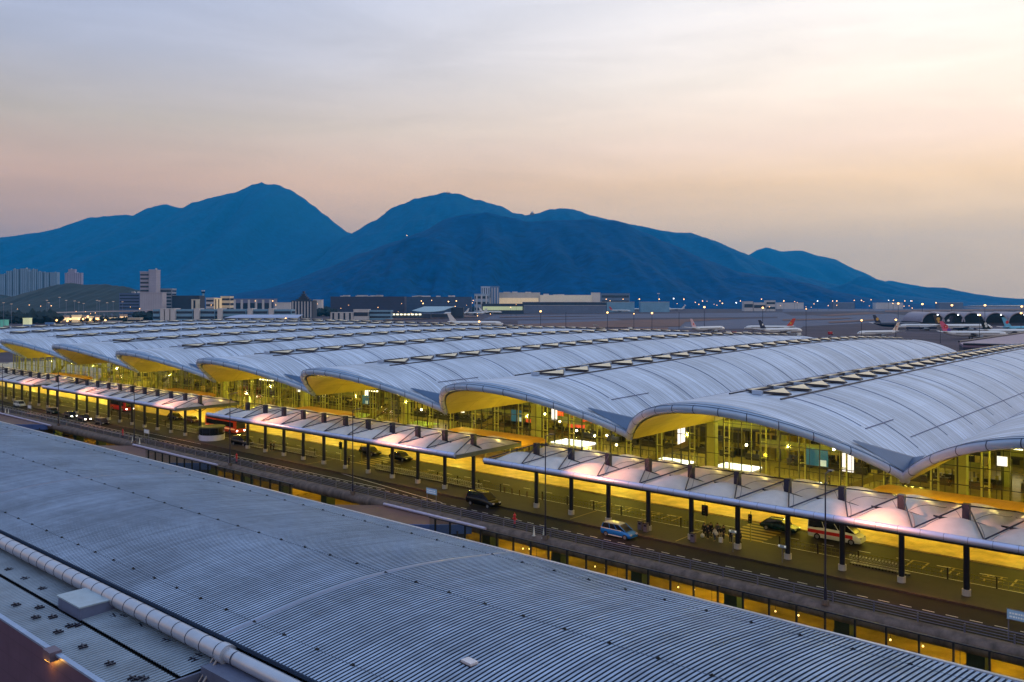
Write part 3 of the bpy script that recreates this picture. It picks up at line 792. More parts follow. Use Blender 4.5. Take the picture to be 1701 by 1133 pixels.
# ================================================================ kerbside canopies
M_mem = mat('white fabric membrane', (230,226,228), .6, 0, .16, .5)
b = M_mem.node_tree.nodes['Principled BSDF']
nt = M_mem.node_tree; tl = nt.nodes.new('ShaderNodeBsdfTranslucent'); tl.inputs[0].default_value = (.85,.78,.6,1)
mxs = nt.nodes.new('ShaderNodeMixShader'); mxs.inputs[0].default_value = .36
nt.links.new(b.outputs[0], mxs.inputs[1]); nt.links.new(tl.outputs[0], mxs.inputs[2]); nt.links.new(mxs.outputs[0], nt.nodes['Material Output'].inputs[0])
M_tubel = emis('canopy tube light', (1, .78, .28), 26)
M_edge = mat('canopy edge metal', (176,186,220), .32, .5, .08, .4, fn=stripes('X', 2.0, .02, .3))
VE, VC, VB = 85.3, 92.3, 99.3
def canopy(posts, uR, uLft, label):
    uc = posts[0]
    t = thing('kerb_canopy', (0, 0, 0), 0, label, 'canopy', 'white fabric canopies along the kerb')
    def memz(u, v):
        d = min(1, abs(v-VC)/(VB-VC)); ph = ((u-posts[0])/6.0) % 1.0
        hump = abs(math.cos(math.pi*ph))**.62; fold = 1-hump
        z = 7.42 + .95*max(0., math.sin(math.pi*d))**.8*hump - .35*(1-d)**2*hump - .85*fold*math.sin(math.pi*d)
        ee = min(u-uLft, uR-u)
        return z-.35*(1-max(0, ee)/2.5) if ee < 2.5 else z
    # membrane in six-metre humps, front and back halves
    for (va, vb) in ((VE+.2, VC), (VC, VB)):
        mb = MB(); P = []; nu = int(round((uR-uLft)/.5)); nv = 12
        for a in range(nv+1):
            v = lerp(va, vb, a/nv)
            P.append([(uLft+(uR-uLft)*i/nu, v, memz(uLft+(uR-uLft)*i/nu, v)) for i in range(nu+1)])
        mb.grid(P); mb.build('membrane', M_mem, t, smooth=True)
    for k, u in enumerate(posts):
        # dark drain trough beside each post
        mb = MB(); ring = [(u-3.0, VC), (u-2.0, VC-.35), (u-1.0, VC-.7), (u, VC-.95), (u+.9, VC-.6), (u+1.8, VC-.1), (u+.9, VC+.3), (u, VC+.45), (u-1.5, VC+.3)]
        n = len(ring); zz_ = [memz(min(max(p[0], uLft), uR), p[1]) for p in ring]
        mb.add([(p[0], p[1], z+.05) for p, z in zip(ring, zz_)]+[(p[0], p[1], z-.2) for p, z in zip(ring, zz_)]+[(u-.3, VC-.05, memz(u-.3, VC)+.02)],
               [(i, (i+1) % n, 2*n) for i in range(n)]+[((i+1) % n, i, n+i, n+(i+1) % n) for i in range(n)])
        mb.build('drain_trough', M_darkgap, t)
        # dark lines added along the creases to stand in for fold shading
        mb = MB()
        for (ua, ub) in ((u-3, u-3), (u-3, u-.6), (u+3, u+.6)):
            if min(ua, ub) < uLft+.1 or max(ua, ub) > uR-.1: continue
            for sgn in (-1, 1):
                pts = []
                for q in range(9):
                    f = q/8; v = VC+sgn*6.75*(1-f*.93); uu = ua+(ub-ua)*f**1.6
                    pts.append((uu, v, memz(uu, v)+.03))
                for p0, p1 in zip(pts, pts[1:]): mb.tube(p0, p1, .028, n=4, caps=False)
        mb.build('crease_shade', mat('membrane crease shade', (120,112,118), .7), t)
        p = MB(); p.tube((u, VC, .15), (u, VC, 7.2), .29, n=12); p.tube((u, VC, .15), (u, VC, .75), .42, n=12, mi=1); pc = p.build('post', [M_column, M_concl], t, smooth=True, auto=40)
        p = MB(); p.box(u-.32, u+.32, VC-.32, VC+.32, 7.21, 9.05); p.build('mast', M_post, t)
        # struts to the edge nodes, front and back
        s = MB()
        for du in (-3, 3):
            uu = u+du
            if uu < uLft+.2 or uu > uR-.2: continue
            for ve in (VE+.25, VB-.25):
                s.tube((u+.05*du, VC, 8.85), (uu, ve, 7.5), .075, n=6)
        for ve in (VE+.2, VB-.2):
            s.tube((u, VC, 5.6), (u, VC+(ve-VC)*.35, 6.75), .07, n=5)
        s.build('strut', M_post, t)
        # strip lamps under the back half
        l = MB(); l.box(u+.7, u+1.7, 96.0, 96.16, 7.5, 7.58); l.box(u-1.9, u-.9, 96.0, 96.16, 7.5, 7.58); l.build('lamp', M_tubel, t)
    # edge beams
    mb = MB(); mb.tube((uLft, VE, 7.24), (uR, VE, 7.24), .35, n=16); mb.build('edge_tube', M_edge, t, smooth=True, auto=50)
    mb = MB(); mb.box(uLft, uR, VE-.05, VE+.3, 6.72, 6.88); mb.build('edge_beam', M_darkgap, t)
    mb = MB(); mb.tube((uLft, VB, 7.35), (uR, VB, 7.35), .13, n=8); mb.build('back_edge', M_dark, t)
    for ue in (uLft, uR):
        mb = MB(); mb.box(ue-.12, ue+.12, VE, VB, 6.7, 7.25); mb.build('end_beam', mat('end beam grey green', (92,96,92), .5, .2), t)
    n = int((uR-uLft)/12)
    for k in range(n+1):
        u = uR-3-12*k
        if u > uLft: light('AREA', 'canopy_light', (u, 98.5, 6.3), 110, YEL, 5, t, rot=(0, 0, 0), sy=3)
    return t
canopy([-21.8-6*k for k in range(-2, 10)], -6.5, -79.1, 'nearest white fabric kerb canopy, at the right of the picture')
canopy([-87.8-6*k for k in range(11)], -84.6, -150.4, 'middle white fabric kerb canopy, behind the black van')
canopy([-165.6-6*k for k in range(11)], -162.4, -228.4, 'white fabric kerb canopy left of the round booth')
canopy([-237.6-6*k for k in range(14)], -234.2, -319, 'farthest white fabric kerb canopy, at the left edge')
# forecourt lamps
for k in range(18):
    u = 6-18*k
    light('AREA', 'forecourt_light', (u, 114, 6.0), 620, YEL, 8, rot=(0, 0, 0), sy=4).parent = terminal
# entrance canopies on the glass front
M_ent = mat('orange entrance roof', (176,128,44), .6, 0, .15, .5, fn=stripes('X', 1.0, .05, .8), emit=(1,.5,.03), estr=.03)  # faint emission stands in for the facade light falling on the slab
for i, (a, b) in enumerate([(-39.5, -8), (-120, -97.5), (-233, -210), (-312, -285), (-170, -152)]):
    t = thing('entrance_canopy', (0, 0, 0), 0, 'orange slab roof over an entrance at the glass front, %s from the right' % ordn([0,1,3,4,2][i]), 'entrance canopy', 'orange entrance roofs')
    P = []
    for (u, o) in ((a, .0), (a+1.2, .35), (b-1.2, .35), (b, .0)):
        P.append([(u, 113.2, 3.15), (u, 113.2, 3.4+o), (u, 121.6, 3.5+o), (u, 121.6, 3.1)])
    mb = MB(); mb.loft(P); mb.build('slab', M_ent, t)
    mb = MB(); u = a+2
    while u < b: mb.tube((u, 114.5, .15), (u, 114.5, 3.2), .09, n=6); u += 6
    mb.build('support', M_tube, t)
    light('POINT', 'entrance_lamp', (b-.8, 112.7, 3.0), 200, (1,.7,.3), .15, t)
    mb = MB(); mb.sphere((b-.8, 112.9, 3.6), .14, 8, 5); mb.build('lamp', M_bulb, t)

# glowing globes added under the raised road for the sparkle of reflected lights
k = 0
for i in range(30):
    u = 4-4.1*i; v = [85., 88.5, 92.][i % 3]; z = [-5.3, -4.4, -5.9][i % 3]
    t = thing('under_road_glint', (u, v, z), 0, 'added sparkle globe for glass reflections under the raised road, %s from the right' % ordn(i), 'lamp', 'added sparkle globes under the raised road')
    mb = MB(); mb.sphere((0,0,0), .1, 8, 5); mb.build('globe', emis('added glint globe', (1,.75,.3), 5), t)
    mb = MB(); mb.tube((0,0,.15), (0,0,-1.12-z), .025, n=4); mb.build('added_glint_rod', M_dark, t)
# ================================================================ foreground building with the ribbed roof
def fz(v):
    """roof height across v (gutter edge 33.8, crest about 46, far edge 66)"""
    pts = [(33.8, 4.2), (36.4, 4.47), (41.3, 5.0), (46.8, 5.22), (51.9, 4.98), (57, 4.45), (62.3, 3.72), (66.0, 3.16)]
    for (a, za), (b, zb) in zip(pts, pts[1:]):
        if v <= b+1e-6:
            t = (v-a)/(b-a); return za+(zb-za)*t
    return 3.16
def fzs(v):
    return (fz(max(33.8, v-2))+fz(v)*2+fz(min(66, v+2)))/4 if 34 < v < 65.9 else fz(v)
bld = thing('service_building', (0, 0, 0), 0, 'long building in the foreground with a curved grey ribbed metal roof', 'building')
def streak_x(nt, tc, col, b):
    N = nt.nodes; L = nt.links
    out = col
    for sx_, sy_, amt in ((2.3, .06, .16), (.12, .05, .16), (.5, .9, .10)):
        mp = N.new('ShaderNodeMapping'); mp.inputs['Scale'].default_value = (sx_, sy_, 0); L.new(tc.outputs['Object'], mp.inputs[0])
        nz = N.new('ShaderNodeTexNoise'); nz.inputs['Scale'].default_value = 1; nz.inputs['Detail'].default_value = 5; L.new(mp.outputs[0], nz.inputs['Vector'])
        mr = N.new('ShaderNodeMapRange'); mr.inputs['From Min'].default_value = .35; mr.inputs['From Max'].default_value = .65; mr.inputs['To Min'].default_value = 1-amt; mr.inputs['To Max'].default_value = 1+amt
        L.new(nz.outputs['Fac'], mr.inputs['Value']); sc_ = N.new('ShaderNodeVectorMath'); sc_.operation = 'SCALE'; L.new(out, sc_.inputs[0]); L.new(mr.outputs[0], sc_.inputs['Scale']); out = sc_.outputs[0]
    return out
M_rib = mat('ribbed grey roof', (138,156,182), .6, .1, .2, .07, stretch=(1,2,1), bump=.05, bscale=3, spec=.3, fn=streak_x)
M_ribd = mat('rib gap', (42,56,78), .8, .0, spec=.1)
P = []; us = []; mi = []
FU0, FU1, per = -330.0, 14.0, .385
n = int((FU1-FU0)/per)
mb = MB(); vs = [33.8+(66-33.8)*k/22 for k in range(23)]
# trapezoid ribs: pan, web, crest, web
prof = [(0, 0), (.14, 0), (.155, .10), (.37, .10)]
cols = []
for i in range(n):
    for du, dz in prof: cols.append((FU0+i*per+du, dz, du))
base = len(mb.v)
for (u, dz, du) in cols:
    for v in vs: mb.v.append((u, v, fzs(v)+dz))
nv = len(vs)
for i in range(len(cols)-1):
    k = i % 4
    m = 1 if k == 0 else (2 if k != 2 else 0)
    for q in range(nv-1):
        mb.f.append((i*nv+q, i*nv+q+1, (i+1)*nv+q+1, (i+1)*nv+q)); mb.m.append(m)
roof = mb.build('ribbed_roof', [M_rib, M_ribd, mat('rib side shaded', (50,64,86), .7, .1, .2, .3, spec=.2)], bld)  # rib sides coloured darker, painting in the shade on the webs
# seams across, wide joint strips every 54 m, fixings along them
for v in (36.4, 49.3, 63.0):
    mb = MB(); mb.box(FU0, FU1, v-.015, v+.015, fzs(v)+.09, fzs(v)+.118)
    mb.build('lap_joint', mat('lap joint', (70,84,104), .6), roof)
for uj in (-57.5, -118, -178, 3):
    P = []
    for v in vs: P.append([(uj-.25, v, fzs(v)+.08), (uj-.25, v, fzs(v)+.14), (uj+.25, v, fzs(v)+.14), (uj+.25, v, fzs(v)+.08)])
    mb = MB(); mb.loft(P); mb.build('expansion_strip', mat('expansion strip', (112,124,150), .45, .3, .15, .5), roof)
cnt = 0; rest = MB()
for v in (49.3, 36.4, 63.0):
    for k in range(50):
        u = 5-3.9*k
        z = fzs(v)+.11
        m = MB() if cnt < 96 and k < 32 else rest
        m.add([(u-.16, v-.12, z), (u+.16, v-.12, z), (u+.16, v+.12, z), (u-.16, v+.12, z), (u, v, z+.16)], [(0,1,4),(1,2,4),(2,3,4),(3,0,4)])
        m.cbox(u, v, z+.02, .34, .08, .04)
        if m is not rest: m.build('roof_fixing', M_darkgap, roof); cnt += 1
tag(rest.build('roof_fixing', M_darkgap, roof), kind='stuff')
mb = MB(); mb.box(FU0, FU1, 65.95, 66.25, 2.95, 3.36); mb.build('edge_trim', mat('pale edge trim', (178,178,186), .35, .3, .06, .5), bld)
mb = MB(); mb.box(FU0, FU1, 33.4, 65.7, G0, 2.9); mb.build('wall', mat('dark building wall', (52,50,62), .8), bld)
# hatch
u, v = onz(780, 1097, 5.2)
h = thing('roof_hatch', (u, v, fzs(v)+.05), R(-6), 'small pale metal hatch on the ribbed roof near the bottom of the picture', 'roof hatch')
mb = MB(); mb.box(-.5, .5, -.32, .32, 0, .22); mb.build('lid', mat('hatch pale', (205,200,205), .4, .3), h)
mb = MB(); mb.box(-.6, .6, -.4, .4, -.02, .06); mb.build('frame', M_dark, h)
# stained patches where water stands
# gutter tube
M_duct = mat('silver duct', (168,176,192), .35, .5, .08, .5)
mb = MB(); P = []
for uu in (FU0, -55.9):
    P.append([(uu, 33.1+.62*math.cos(2*math.pi*a/20), 3.62+.62*math.sin(2*math.pi*a/20)) for a in range(20)])
mb.loft(P)
g = thing('eave_duct', (0, 0, 0), 0, 'fat silver round duct running under the near eave of the ribbed roof', 'duct')
mb.build('duct', M_duct, g, smooth=True, auto=50)
mb = MB(); P = []
for uu in (-55.6, 10):
    P.append([(uu, 33.15+.5*math.cos(2*math.pi*a/20), 3.62+.5*math.sin(2*math.pi*a/20)) for a in range(20)])
mb.loft(P); mb.build('duct', M_duct, g, smooth=True, auto=50)
k = 0; u = -54.5
while u > -150:
    mb = MB(); r = .64 if u < -56 else .52
    P = [[(uu, 33.1+r*math.cos(2*math.pi*a/20), 3.62+r*math.sin(2*math.pi*a/20)) for a in range(20)] for uu in (u-.035, u+.035)]
    mb.loft(P); mb.build('joint_ring', M_fjoint, g, smooth=False); u -= 2.0; k += 1
mb = MB(); P = [[(uu, 33.1+.72*math.cos(2*math.pi*a/20), 3.62+.72*math.sin(2*math.pi*a/20)) for a in range(20)] for uu in (-56.3, -55.5)]
mb.loft(P); mb.build('collar', M_duct, g, smooth=True, auto=50)
mb = MB(); mb.box(FU0, 10, 33.72, 33.85, 4.02, 4.28); mb.build('eave_gutter', M_ribd, bld)
mb = MB(); mb.tube((-56, 32.5, 3.3), (-55.2, 30.2, 1.5), .09); mb.tube((-56.5, 32.5, 3.3), (-55.7, 30.2, 1.5), .06); mb.build('downpipe', mat('downpipe', (130,120,120), .4, .4), g)
# lower annex with its own ribbed roof
ax = thing('annex', (0, 0, 0), 0, 'low annex at the bottom left with a blue ribbed roof and a mauve panel wall', 'annex building')
mb = MB(); lo, hi = -330.0, -56.6
cols = []; n = int((hi-lo)/.4)
for i in range(n):
    for du, dz in ((0, 0), (.15, 0), (.17, .08), (.38, .08)): cols.append((lo+i*.4+du, dz))
def annex_roof(v0, v1, z0, z1, u_hi):
    mb = MB(); cc = [c for c in cols if c[0] < u_hi]
    for (u, dz) in cc:
        for v, z in ((v0, z0), ((v0+v1)/2, (z0+z1)/2), (v1, z1)): mb.v.append((u, v, z+dz))
    for i in range(len(cc)-1):
        for q in range(2): mb.f.append((i*3+q, i*3+q+1, (i+1)*3+q+1, (i+1)*3+q)); mb.m.append(1 if i % 4 == 0 else 0)
    return mb
M_rib2 = mat('annex roof metal', (122,138,156), .5, .15, .25, .25)
r1 = annex_roof(26.4, 29.85, 2.45, 2.6, hi).build('ribbed_roof', [M_rib2, M_ribd], ax)
r2 = annex_roof(30.25, 33.4, 2.6, 2.75, hi).build('ribbed_roof', [M_rib2, M_ribd], ax)
mb = MB(); mb.box(lo, hi, 29.85, 30.25, 2.3, 2.42); mb.build('valley_gutter', M_darkgap, ax)
M_panel = mat('mauve wall panel', (92,72,92), .5, .15, .12, .5, fn=chain(stripes('X', 2.4, .014, .45), stripes('Z', 1.5, .02, .45)))
for (a, b) in ((lo, -85.15), (-84.65, hi)):
    mb = MB(); mb.box(a, b, 26.1, 26.4, G0, 2.5, 0); mb.build('wall', M_panel, ax)
    mb = MB(); mb.box(a, b, 26.05, 26.45, 2.503, 2.66, 0); mb.build('coping', mat('coping blue', (140,160,190), .4, .4), ax)
mb = MB(); mb.box(-85.15, -84.65, 26.5, 26.7, G0, 2.3); mb.build('wall_recess', M_darkgap, ax)
mb = MB(); mb.box(hi-.02, hi+.2, 26.1, 33.4, G0, 2.66); mb.build('end_wall', mat('end wall blue grey', (84,92,118), .5, .2), ax)
mb = MB(); mb.box(hi+.2, hi+8, 31.5, 33.3, G0, 3.1); mb.build('plinth', MATS['end wall blue grey'], ax)
mb = MB(); mb.box(lo, -77.8, 33.2, 33.38, 2.7, 3.2); mb.build('back_wall', mat('back wall pinkish', (150,132,132), .7, 0, .15, 1, fn=stripes('X', 1.5, .03, .5)), ax)
# cross-shaped clamps on the annex roof
def clamp(px, py, i):
    u, v = onz(px, py, 2.6)
    t = thing('roof_clamp', (u, v, 2.66), R(rnd.uniform(-15, 15)), None, 'roof clamp', 'dark cross clamps on the annex roof')
    for a in (0, 1):
        mb = MB(); x = -.28+.42*a
        mb.box(x, x+.09, -.32, .32, 0, .12); mb.box(x-.2, x+.24, -.06, .04, .121, .17); mb.build('clip', M_dark, t)
    return t
CL = [(15,948),(42,963),(71,980),(27,1007),(66,1011),(60,1028),(88,1027),(117,1042),(129,1041),(97,1052),(190,1026),(206,1027),(234,1042),(138,1077),(183,1105),(278,1067),(322,1099),(331,1093),(222,1130),(238,1130)]
cl = sorted(CL)
for i, (px, py) in enumerate(cl):
    clamp(px, py, i)['label'] = 'dark cross clamp on the blue annex roof, %s from the left' % ordn(i)
# plant box
pb = thing('plant_box', (-75.2, 31.7, 2.62), 0, 'blue grey metal box with a flat lid standing on the annex roof under the duct', 'roof box')
mb = MB(); mb.box(-2.2, 2.2, -1.55, 1.5, 0, 1.0); mb.build('casing', mat('box casing', (90,102,134), .45, .2, .15, .8, fn=stripes('X', 1.6, .02, .4)), pb)
mb = MB(); mb.box(-2.32, 2.32, -1.67, 1.6, 1.0, 1.12); mb.build('lid', mat('box lid', (146,164,178), .35, .3, .15, .8), pb)
# corner lamp
u, v = onv(84, 26.0)
lp = thing('wall_lamp', (u, 25.9, 1.9), 0, 'box shaped wall lamp with an orange glow on the mauve annex wall', 'wall lamp')
mb = MB(); mb.box(-.55, .75, -.25, .6, .25, .95); mb.build('housing', mat('lamp housing', (96,84,100), .5, .2), lp)
mb = MB(); mb.box(-.4, .3, -.18, .05, .17, .247); mb.build('lamp', emis('orange lamp glow', (1, .5, .06), 14), lp)
light('POINT', 'orange_light', (u, 25.55, 1.75), 45, (1, .45, .05), .08, lp).location = (0, -.35, -.1)
# ================================================================ vehicles
M_tyre = mat('tyre rubber', (18,18,20), .8); M_rim = mat('wheel rim', (150,150,155), .35, .7)
M_hl = emis('headlight lit', (1, .92, .75), 16); M_hlo = mat('headlight off', (190,190,195), .15, .2); M_tl = mat('tail light', (120,10,10), .3, emit=(1,.05,.02), estr=.6)
def wheel(t, x, y, r, w):
    s = 1 if y > 0 else -1
    wh = MB(); wh.tube((x, y-w/2, r), (x, y+w/2, r), r, n=16); o = wh.build('wheel', M_tyre, t)
    q = MB(); q.tube((x, y+s*w*.5, r), (x, y+s*(w*.5+.02), r), r*.62, n=12); q.build('rim', M_rim, o)
def vehicle(name, loc, rz, label, cat, L, W, Hh, paint, kind='car', lights=False, band=None, group=None, roofmat=None):
    """front towards +x"""
    t = thing(name, loc, rz, label, cat, group)
    g = .22; sw = W/2
    if kind == 'car': st = [(-.5,.50,.52),(-.47,.36,.60),(-.30,.30,.66),(.0,.28,.66),(.18,.28,.64),(.36,.28,.56),(.47,.30,.48),(.5,.34,.42)]; cab = [(-.43,.66),(-.30,.97),(.02,1.0),(.10,.98),(.27,.62)]
    elif kind == 'mpv': st = [(-.5,.42,.60),(-.48,.30,.64),(-.3,.26,.62),(0,.25,.61),(.2,.25,.60),(.36,.26,.52),(.47,.28,.44),(.5,.32,.38)]; cab = [(-.48,.64),(-.42,.97),(-.05,1.0),(.10,.96),(.33,.55)]
    else: st = [(-.5,.30,.58),(-.49,.20,.60),(-.3,.18,.58),(0,.18,.58),(.25,.18,.56),(.38,.20,.50),(.48,.22,.40),(.5,.26,.32)]; cab = [(-.495,.60),(-.48,.98),(-.2,1.0),(.2,.99),(.40,.50)]
    mb = MB(); secs = []
    for (fx, lo, hi) in st:
        x = fx*L; e = .93 if abs(fx) > .46 else 1
        z0 = lo*Hh*.55; z1 = hi*Hh
        secs.append([(x, -sw*.90*e, z0), (x, -sw*e, z0+(z1-z0)*.3), (x, -sw*e, z1-(z1-z0)*.25), (x, -sw*.90*e, z1), (x, sw*.90*e, z1), (x, sw*e, z1-(z1-z0)*.25), (x, sw*e, z0+(z1-z0)*.3), (x, sw*.90*e, z0)])
    mb.loft(secs); mb.build('body', paint, t, smooth=True, auto=40)
    # greenhouse: glass block with painted roof and pillars
    zb = min(h for _, _, h in st[2:5])*Hh-.03
    lowx0, lowx1 = cab[0][0]*L, cab[-1][0]*L; hx0, hx1 = cab[1][0]*L, cab[-2][0]*L; zt = Hh*.97
    wl, wh_ = sw*.93, sw*.80 if kind != 'van' else sw*.88
    mb = MB(); mb.add([(lowx0,-wl,zb),(lowx1,-wl*.9,zb-.02),(lowx1,wl*.9,zb-.02),(lowx0,wl,zb),(hx0,-wh_,zt),(hx1,-wh_,zt),(hx1,wh_,zt),(hx0,wh_,zt)],
           [(0,3,2,1),(4,5,6,7),(0,1,5,4),(1,2,6,5),(2,3,7,6),(3,0,4,7)]); mb.build('window', M_glassd, t)
    mb = MB(); P = []
    for x, zz_, ww in ((hx0-.05, zt-.03, wh_*.96), (hx0+.25, zt+.03, wh_*1.02), (hx1-.3, zt+.04, wh_*1.02), (hx1+.05, zt-.02, wh_*.96)):
        P.append([(x, -ww, zz_), (x, -ww*.9, zz_+.04), (x, ww*.9, zz_+.04), (x, ww, zz_), (x, ww*.9, zz_-.03), (x, -ww*.9, zz_-.03)])
    mb.loft(P); mb.build('roof', roofmat or paint, t, smooth=True, auto=40)
    mb = MB()
    for s in (-1, 1):
        mb.tube((lowx0+.02, s*wl, zb), (hx0, s*wh_, zt), .05, n=5); mb.tube((lowx1, s*wl*.9, zb), (hx1, s*wh_, zt), .045, n=5)
        for f in (.36, .68):
            xa = lowx0+(lowx1-lowx0)*f*.95+.1; xb = hx0+(hx1-hx0)*f
            mb.tube((xa, s*(wl+.005), zb), (xb, s*(wh_+.005), zt), .04, n=5)
    mb.build('pillar', paint, t)
    if band:
        mb = MB()
        for s in (-1, 1): mb.box(-L*.49, L*.36, s*sw-.012 if s < 0 else sw+.0, s*sw if s < 0 else sw+.012, Hh*.30, Hh*.46)
        mb.build('side_band', band, t)
    r = .32 if kind != 'van' else .38
    for x in (-L*.31, L*.33):
        for y in (-sw+.1, sw-.1): wheel(t, x, y, r, .22)
    zl = st[-2][2]*Hh-.10
    for y in (-sw*.68, sw*.68):
        mb = MB(); mb.cbox(L*.487, y, zl, .14, .36, .16); mb.build('headlight', M_hl if lights else M_hlo, t)
        mb = MB(); mb.cbox(-L*.493, y*1.1, st[0][2]*Hh-.05, .1, .18, .26); mb.build('tail_light', M_tl, t)
    if lights:
        light('SPOT', 'headlight_beam', (L*.52, 0, .55), 160, (1, .55, .25), .1, t, rot=(R(72), 0, R(-90)), angle=70)
    return t
M_black = mat('black car paint', (12,13,18), .18, .3, .1, spec=.7); M_blue = mat('blue car paint', (28,110,190), .25, .3, .08, spec=.6)
M_whitep = mat('white car paint', (205,208,205), .3, .1, .05); M_grn = mat('dark green paint', (14,44,44), .2, .4, .1); M_slv = mat('silver paint', (140,146,155), .3, .6, .05)
M_redp = mat('red paint', (180,30,34), .35, .1, .08); M_orange = mat('orange bus paint', (210,66,20), .35, .1, .1)
vehicle('people_carrier', (-82.4, 88.6, .004), 0, 'black people carrier driving on the outer road beside a canopy post', 'people carrier', 5.1, 1.95, 1.95, M_black, 'mpv')
t = vehicle('compact_car', (-59.2, 87.9, .004), 0, 'light blue and white compact car on the outer road below the near canopy', 'car', 4.3, 1.8, 1.65, M_blue, 'mpv', roofmat=mat('pearl roof', (120,140,150), .3, .1))
mb = MB()
for s in (-1, 1): mb.box(-2.05, .9, s*.9-.012 if s < 0 else .9, s*.9 if s < 0 else .912, .98, 1.05); mb.box(-1.0, 1.0, s*.9-.012 if s < 0 else .9, s*.9 if s < 0 else .912, .27, .36)
mb.build('side_stripe', M_whitep, t)
t = vehicle('minibus', (-38.6, 103.5, .004), 0, 'white minibus with a red side band parked by the inner kerb', 'minibus', 6.3, 2.0, 2.55, M_whitep, 'van', band=M_redp)
vehicle('parked_car', (-45.6, 103.4, .004), 0, 'dark green saloon behind the white minibus, cut by a canopy post', 'car', 4.6, 1.8, 1.45, M_grn, 'car')
vehicle('parked_car', (-117, 104.0, .004), 0, 'black saloon on the inner road seen between the posts of the middle canopy, nearer one', 'car', 4.6, 1.8, 1.45, M_black, 'car')
vehicle('parked_car', (-125.5, 104.0, .004), 0, 'black saloon on the inner road seen between the posts of the middle canopy, farther one', 'car', 4.6, 1.8, 1.45, M_black, 'car')
vehicle('parked_car', (-198, 103.9, .004), 0, 'black saloon on the inner road left of the round booth, farther one', 'car', 4.6, 1.8, 1.45, M_black, 'car')
vehicle('parked_car', (-190, 103.9, .004), 0, 'dark red saloon on the inner road left of the round booth', 'car', 4.5, 1.8, 1.42, mat('dark red paint', (70,20,20), .3, .2), 'car')
vehicle('moving_car', (-253, 88.7, .004), 0, 'white car on the outer road near the left edge', 'car', 4.5, 1.8, 1.5, M_whitep, 'mpv')
vehicle('moving_car', (-231, 88.6, .004), 0, 'dark car with a silver bonnet, second from the left on the outer road', 'car', 4.5, 1.8, 1.5, M_grn, 'car', roofmat=M_slv)
vehicle('moving_car', (-219.5, 88.4, .004), 0, 'dark car with lit headlights, third from the left on the outer road', 'car', 4.5, 1.8, 1.5, M_black, 'car', lights=True)
vehicle('moving_car', (-211.5, 88.2, .004), 0, 'dark red car with lit headlights, fourth from the left on the outer road', 'car', 4.5, 1.8, 1.5, mat('maroon paint', (52,16,22), .25, .2), 'car', lights=True)
vehicle('moving_car', (-202, 88.2, .004), 0, 'black car with a silver roof, fifth from the left on the outer road', 'car', 4.5, 1.8, 1.55, M_black, 'mpv', roofmat=M_slv)
vehicle('parked_car', (-152.5, 94.0, .004), R(4), 'black people carrier half hidden by posts right of the round booth', 'people carrier', 5.0, 1.9, 1.9, M_black, 'mpv')
# bus
def bus(loc, L, body, band, label):
    t = thing('bus', loc, 0, label, 'bus')
    mb = MB(); P = []
    for x, e in ((-L/2, .95), (-L/2+.15, 1), (L/2-.2, 1), (L/2, .94)):
        P.append([(x, -1.25*e, .35), (x, -1.25*e, 2.9), (x, -1.1*e, 3.1), (x, 1.1*e, 3.1), (x, 1.25*e, 2.9), (x, 1.25*e, .35)])
    mb.loft(P); mb.build('body', body, t, smooth=True, auto=30)
    for s in (-1, 1):
        mb = MB(); mb.box(-L/2+.6, L/2-.9, s*1.25-.012 if s < 0 else 1.25, s*1.25 if s < 0 else 1.262, 1.5, 2.5); mb.build('window', M_glassd, t)
        mb = MB(); mb.box(-L/2+.3, L/2-.3, s*1.25-.014 if s < 0 else 1.25, s*1.25 if s < 0 else 1.264, .95, 1.2); mb.build('side_band', band, t)
    mb = MB(); mb.box(L/2, L/2+.012, -1.05, 1.05, 1.2, 2.7); mb.build('windscreen', M_glassd, t)
    for x in (-L*.3, L*.32):
        for y in (-1.12, 1.12): wheel(t, x, y, .48, .28)
    for y in (-.9, .9):
        mb = MB(); mb.cbox(L/2, y, .75, .1, .3, .2); mb.build('headlight', M_hl, t)
bus((-171.5, 101.5, .004), 12.5, M_orange, mat('bus band glow', (255,170,110), .4, emit=(1,.45,.2), estr=.5), 'orange bus with lit stripe passing behind the round booth')
bus((-224, 103.0, .004), 9, M_redp, M_orange, 'small red bus seen between posts at the left')

